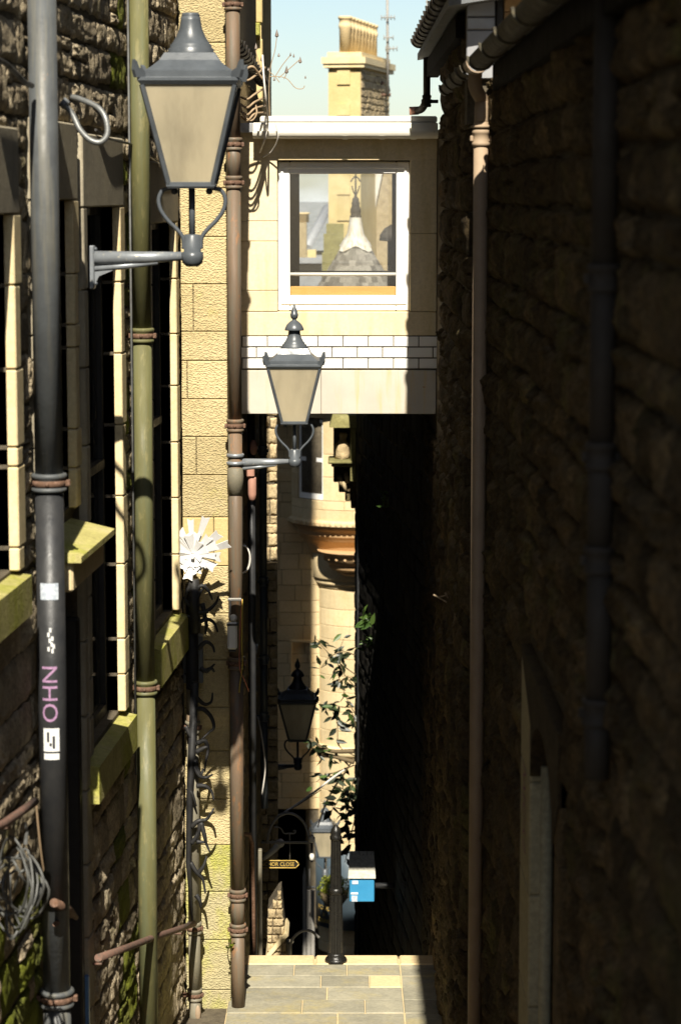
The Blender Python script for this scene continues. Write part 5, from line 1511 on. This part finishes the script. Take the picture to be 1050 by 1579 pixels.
b = MB(); b.tube([(gxx(472), ys-.2, gzz(1368)), (gxx(486), ys-.2, gzz(1368))], .016, 6); b.build('rail', 'lamp_paint', GT)
# shop panel wrapped on the foot of the turret shaft
SH = thing('shop_panel', 'curved dark blue shop panel with gold FOOD & DRINK lettering behind the bollard', 'sign', (TX, YT-RS, tz(1445)))
b = MB(); b.lathe((TX, YT, 0), [(RS, tz(1442)), (RS+.045, tz(1441)), (RS+.045, tz(1319)), (RS, tz(1318))], 24, R(180), R(290)); b.build('panel', 'shop_blue', SH)
for txt, vv, sz3 in (('FOOD', 1411, .105), ('&', 1421.5, .09), ('DRINK', 1431, .10)):
    vs, fs = text_mesh(txt, sz3, 'gold')
    b = MB(); rr = RS+.05
    ac = R(-46)
    b.add([(TX + rr*math.sin(ac + p.x/rr), YT - rr*math.cos(ac + p.x/rr), tz(vv) + p.y) for p in vs], fs); b.build('lettering', 'gold', SH)
# hanging basket
yk = 36.6
HB = thing('hanging_basket', 'bushy yellow green hanging basket behind the bollard', 'plant', P(513, 1395, yk))
ck_ = P(515, 1370, yk)
rb = random.Random(12); mb = MB()
for i in range(900):
    d = Vector((rb.gauss(0, 1), rb.gauss(0, 1), rb.gauss(0, 1))).normalized()
    r_ = rb.uniform(.45, 1.0)
    p = ck_ + Vector((d.x*.26*r_, d.y*.22*r_, d.z*.24*r_))
    a = Vector((rb.gauss(0,1), rb.gauss(0,1), rb.gauss(0,1))).normalized()*rb.uniform(.018, .032); c_ = a.cross(Vector((rb.gauss(0,1), rb.gauss(0,1), 1))).normalized()*.014
    mb.add([p-a, p+c_, p+a, p-c_], [(0,1,2,3)])
o = mb.build('foliage', 'leaf_yellow', HB); o['kind'] = 'stuff'
mb = MB(); mb.lathe((ck_.x, ck_.y, 0), [(.02, ck_.z-.30), (.12, ck_.z-.27), (.2, ck_.z-.16), (.22, ck_.z-.06)], 16); mb.build('basket', 'stem', HB)
mb = MB(); mb.tube([(ck_.x, ck_.y, ck_.z), (ck_.x, ck_.y, ck_.z+.36), (ck_.x, YT-RS-.02, ck_.z+.42)], .008, 6); mb.build('hanger', 'lamp_black', HB)
# lit stub of wall and steps rail at lower left of the passage
b = MB(); yl = 23.4
b.prism([P(413, 1490, yl), P(442, 1490, yl), P(439, 1440, yl), P(433, 1376, yl), P(428, 1380, yl), P(413, 1404, yl)], (0, .4, 0))
SW = thing('stair_wall', 'sunlit rough stone stub of stair wall at the foot of the close', 'wall', P(425, 1470, yl))
sw_ = b.build('wall', 'mortar', SW)
rw = random.Random(6); sm_ = stone_meshes('rubble_warm', .8)
vv = 1374.0
while vv < 1488:
    h_ = rw.uniform(9, 15)
    ua = 412 + max(0, 16 - (vv-1374)*.55); ub = 434 + (vv-1374)*.09
    uu = ua
    while uu < ub - 3:
        l_ = rw.uniform(7, 15)
        if uu + l_ > ub - 5: l_ = ub - uu
        c_ = P(uu + l_/2, vv + h_/2, yl); k_ = M(yl)
        o = bpy.data.objects.new('stone', sm_[rw.randrange(26)]); COL.objects.link(o); o.parent = sw_
        o.matrix_local = Matrix.Translation(c_ - ORG[SW.name]) @ Matrix((Vector((0, -.05, 0)), Vector((l_*k_*.95, 0, 0)), Vector((0, 0, h_*k_*.95)))).transposed().to_4x4()
        uu += l_
    vv += h_
b = MB(); b.prism([P(410, 1474, yl-.05), P(414, 1478, yl-.05), P(445, 1443, yl-.05), P(441, 1436, yl-.05)], (0, .45, 0)); b.build('coping', 'cream_stone', SW)
b = MB(); b.tube(catmull([P(444, 1480, 23), P(450, 1450, 23), P(465, 1436, 23), P(480, 1436, 23), P(492, 1446, 23)], 5), .014, 6); tag(b.build('rail_hoop', 'gate_grey'), 'thin curved iron hoop rail in front of the passage', 'rail')
mb = MB(); mb.lathe((P(443, 1450, 24).x, 24.0, 0), [(.05, -9.2), (.05, Z(1455, 24)), (.07, Z(1452, 24)), (.03, Z(1449, 24))], 12)
tag(mb.build('short_post', 'pipe_iron'), 'short pale post at the foot of the sunlit stair wall', 'post')
# white rope slung across
cable('pale rope slung across the close from the left wall up to the branches', [P(408, 1268, 27.5), P(440, 1252, 28), P(480, 1225, 28.4), P(512, 1200, 28.6), P(536, 1184, 28.9)], .014, 'cable_white')
cable('thin dark wire above the pale rope', [P(410, 1262, 27.5), P(450, 1247, 28), P(495, 1218, 28.4)], .006, 'cable_dark')
cable('brown rope hanging down to the far lantern', [P(533, 1190, 28.9), P(515, 1215, 30.5), P(500, 1245, 33), P(490, 1275, 36)], .012, 'rust')
mb = MB(); mb.tube([P(406, 1324, 24.6), P(422, 1311, 24.6), P(431, 1301, 24.6)], [.026, .032, .036], 10); mb.ball(P(432, 1300, 24.6), .046, 10, 8)
tag(mb.build('camera_housing', 'plastic_white'), 'cream tubular security camera above the gold lettered sign', 'camera')

# ------------------------------------------------------------------ cables bundled under the left eaves, dry weeds on the bridge roof
ye = 18.9
mb = MB()
for k, (va, vb) in enumerate(((118, 128), (146, 150), (158, 160), (168, 176), (176, 182))):
    mb.tube(catmull([P(372, va+4, ye), P(382, va+6+k, ye-.05), P(392, va, ye-.04), P(404, va-10+k*2, ye+.1), P(409, va-14+k*3, ye+.25)], 5), .009, 6)
mb.tube(catmull([P(376, 125, ye-.05), P(380, 108, ye-.08), P(390, 103, ye-.08), P(400, 115, ye-.02), P(407, 124, ye)], 5), .010, 6)
mb.tube(catmull([P(370, 160, ye), P(376, 178, ye-.05), P(388, 186, ye-.05), P(396, 175, ye-.05), P(394, 160, ye)], 5), .007, 6)
tag(mb.build('cable_bundle', 'cable_tan'), 'tangle of old tan cables under the left eaves beside the bridge', 'cable')
cable('pale cable dropping from the eaves over the left end of the bridge gutter', [P(405, 85, ye), P(407, 120, ye-.1), P(411, 160, ye-.05), P(413, 190, YB-.25), P(408, 215, YB-.22), P(401, 235, YB-.03)], .008, 'cable_white')
cable('thin cable looping down the left panel of the bridge', [P(425, 190, YB-.22), P(429, 212, YB-.22), P(420, 232, YB-.1), P(410, 240, YB-.03), P(405, 242, YB-.02)], .006, 'cable_white')
WD = thing('dry_weed', 'dry weed with brown seed heads sprouting above the left of the bridge roof', 'plant', P(416, 178, 19.9))
def dry(pts): mb = MB(); mb.tube(catmull([P(u_, v_, 19.9) for u_, v_ in pts], 5), .0035, 5); mb.build('stem', 'stem_dry', WD)
dry([(416, 178), (415, 140), (417, 105), (424, 78), (427, 55)]); dry([(415, 118), (440, 120), (455, 135), (466, 137), (470, 132)]); dry([(424, 119), (436, 100), (448, 85)]); dry([(430, 120), (444, 108), (462, 92)]); dry([(438, 122), (441, 115), (443, 106)]); dry([(415, 110), (424, 118), (431, 127)]); dry([(404, 110), (396, 85), (394, 72)])
for (u_, v_, r_, h_) in ((427, 52, 3, 6), (430, 85, 2, 3), (448, 84, 1.5, 3), (453, 86, 1.5, 3), (463, 93, 2.6, 5), (442, 108, 3, 6), (423, 122, 2, 3), (414, 107, 2, 2.5), (471, 119, 1.6, 2.5), (395, 72, 3, 5), (404, 90, 2.5, 5)):
    mb = MB(); c_ = P(u_, v_, 19.9); k_ = M(19.9)
    mb.lathe(c_, [(0, -h_*k_), (r_*k_, -h_*.6*k_), (r_*.7*k_, 0), (0, h_*k_*1.2)], 6, smooth=False); mb.build('seed_head', 'seed_head', WD)

# aerials
AE = thing('tv_aerial', 'rooftop television aerial mast beside the chimney pots', 'aerial', P(598, 140, 47.5))
mb = MB(); mb.tube([P(598, 148, 47.5), P(597, -10, 47.5)], .025, 6); mb.build('mast', 'gate_grey', AE)
for (v_, u0, u1, n_) in ((27, 588, 608, 5), (58, 592, 606, 3), (75, 595, 612, 4)):
    mb = MB(); mb.tube([P(u0, v_, 47.4), P(u1, v_, 47.4)], .012, 5)
    for i in range(n_):
        u_ = u0 + (u1-u0)*i/(n_-1); mb.tube([P(u_, v_-4, 47.4), P(u_, v_+4, 47.4)], .008, 4)
    mb.build('array', 'gate_grey', AE)
AE2 = thing('yagi_aerial', 'thin comb aerial against the sky above the right roof gutter', 'aerial', P(660, 60, 30))
mb = MB(); mb.tube([P(658, 66, 30), P(658, -5, 30)], .008, 5); mb.build('mast', 'gate_grey', AE2)
for v_ in (3, 9, 15, 22):
    mb = MB(); mb.tube([P(656, v_, 30), P(690, v_, 30)], .005, 4); mb.build('rod', 'gate_grey', AE2)

# ------------------------------------------------------------------ leafy plants on the right wall
LEAF = {}
def leaf_mesh(mat):
    if mat in LEAF: return LEAF[mat]
    mb = MB()
    vs = [(0,0,0), (.22,.30,.05), (.20,.62,.05), (0,1,-.04), (-.20,.62,.05), (-.22,.30,.05), (0,.35,-.02), (0,.68,-.02)]
    fs = [(0,1,6), (1,2,7,6), (2,3,7), (0,6,5), (5,6,7,4), (4,7,3)]
    mb.add(vs, fs, True); LEAF[mat] = mb.mesh('leaf', mat); return LEAF[mat]
def add_leaf(t, p, d, size, mat, rl, wide=1.0):
    o = bpy.data.objects.new('leaf', leaf_mesh(mat)); COL.objects.link(o); o.parent = t
    d = Vector(d).normalized(); up = Vector((rl.gauss(0, .5), -.6+rl.gauss(0, .4), rl.gauss(.3, .5)))
    xax = d.cross(up).normalized(); zax = xax.cross(d)
    Mx = Matrix((xax*size*wide, d*size, zax*size)).transposed().to_4x4()
    o.matrix_local = Matrix.Translation(Vector(p) - ORG[t.name]) @ Mx
def wall_plant(label, u, v, Y, n, size, mat, seed):
    rl = random.Random(seed); base = P(u, v, Y)
    t = thing('wall_plant', label, 'plant', base, 'plants rooted in the dark right wall')
    mb = MB()
    for i in range(3): mb.tube([base + Vector((.12, .02, -.02)), base + Vector((.02, -.03, rl.uniform(-.03, .05))), base + Vector((rl.uniform(-.08, .05), -.06, rl.uniform(-.05, .12)))], .005, 5)
    mb.build('stem', 'stem', t)
    for i in range(n):
        p = base + Vector((rl.uniform(-.07, .07), rl.uniform(-.12, -.02), rl.uniform(-.05, .10)))
        add_leaf(t, p, (rl.uniform(-1, .8), rl.uniform(-.6, .1), rl.uniform(-.5, 1)), size*rl.uniform(.6, 1.15), mat, rl, .8)
wall_plant('small bright green tuft high on the dark wall below the bridge', 594, 775, 25.1, 24, .075, 'leaf', 3)
wall_plant('larger bright leafy sprig on the dark wall, upper of the close pair', 569, 958, 26.6, 26, .14, 'leaf', 4)
wall_plant('smaller bright leafy tuft just under the larger sprig', 570, 996, 26.9, 20, .10, 'leaf', 6)
CL = thing('climber', 'leafy branches trailing from the right wall across the turret shaft', 'plant', P(545, 1175, 28.8), None)
rl = random.Random(17)
yb3 = 28.9
sprays = [[(548,1040),(520,1020),(500,1000),(488,985)], [(548,1060),(528,1035),(524,1005),(530,985)], [(547,1100),(536,1080),(528,1060),(518,1030)], [(546,1165),(523,1150),(520,1115),(512,1095)], [(546,1090),(525,1090),(510,1085),(500,1100)],
          [(546,1158),(510,1158),(486,1146),(478,1140)], [(546,1175),(520,1168),(500,1162),(490,1158)], [(546,1180),(520,1190),(500,1196),(488,1206)], [(546,1170),(528,1200),(532,1230),(534,1262)], [(546,1200),(538,1235),(536,1290)],
          [(548,1215),(530,1222),(518,1240),(508,1256)], [(548,1055),(540,1045),(525,1050),(515,1060)], [(548,1120),(545,1105),(540,1095)], [(548,1260),(538,1300),(532,1330)], [(547,1010),(530,1005),(510,1012),(495,1030)]]
for sp_i, s3 in enumerate(sprays):
    yy = yb3 - rl.uniform(0, .35)
    pts = catmull([P(u_, v_, yy + .05*k) for k, (u_, v_) in enumerate(s3)], 5)
    thick = .030 if sp_i in (5, 6) else .008
    mb = MB(); mb.tube(pts, [thick*(1-.6*k/len(pts)) for k in range(len(pts))], 6); mb.build('branch', 'stem', CL)
    nl = {5: 16, 6: 16, 8: 22, 9: 18, 10: 14}.get(sp_i, 13)
    for i in range(nl):
        k = rl.randrange(len(pts)//4, len(pts))
        p = pts[k]
        dense = sp_i in (8, 9, 10)
        add_leaf(CL, p + Vector((rl.gauss(0, .03), rl.gauss(0, .05), rl.gauss(0, .03))), (rl.uniform(-1, 1), rl.uniform(-.4, .2), rl.uniform(-1, .4)), rl.uniform(.08, .17)*(1.15 if dense else 1), 'leaf_dark' if rl.random() < .85 else 'leaf', rl, rl.uniform(.7, 1.1))
# dry twigs on the dark wall by the right pipe and a weed at the pipe foot
mb = MB()
for (a, b_) in (((668, 917), (684, 926)), ((684, 926), (690, 930)), ((686, 914), (692, 926)), ((694, 910), (704, 920)), ((676, 921), (688, 918))): mb.tube([P(*a, 16.3), P(*b_, 16.3)], [.007, .004], 5)
mb.tube([P(690, 930, 16.3), P(706, 918, 16.35), Vector((XR2+.04, 16.4, Z(915, 16.4)))], .005, 5)
tag(mb.build('dry_twig', 'stem_dry'), 'small dry twig catching light on the dark right wall', 'twig')
WP = thing('weed', 'small bright green weed beside the foot of the rusty downpipe', 'plant', P(353, 1460, 17.38), None)
rl = random.Random(2)
for i in range(12): add_leaf(WP, P(353, 1458, 17.42) + Vector((rl.uniform(-.015, .02), rl.uniform(-.05, 0), rl.uniform(-.03, .03))), (rl.uniform(-.2, 1), -.4, rl.uniform(-.2, 1)), rl.uniform(.03, .05), 'leaf_yellow', rl, 1.1)
mb = MB(); mb.tube([P(351, 1470, 17.6), P(353, 1462, 17.44), P(355, 1452, 17.4)], .004, 5); mb.build('stem', 'stem', WP)
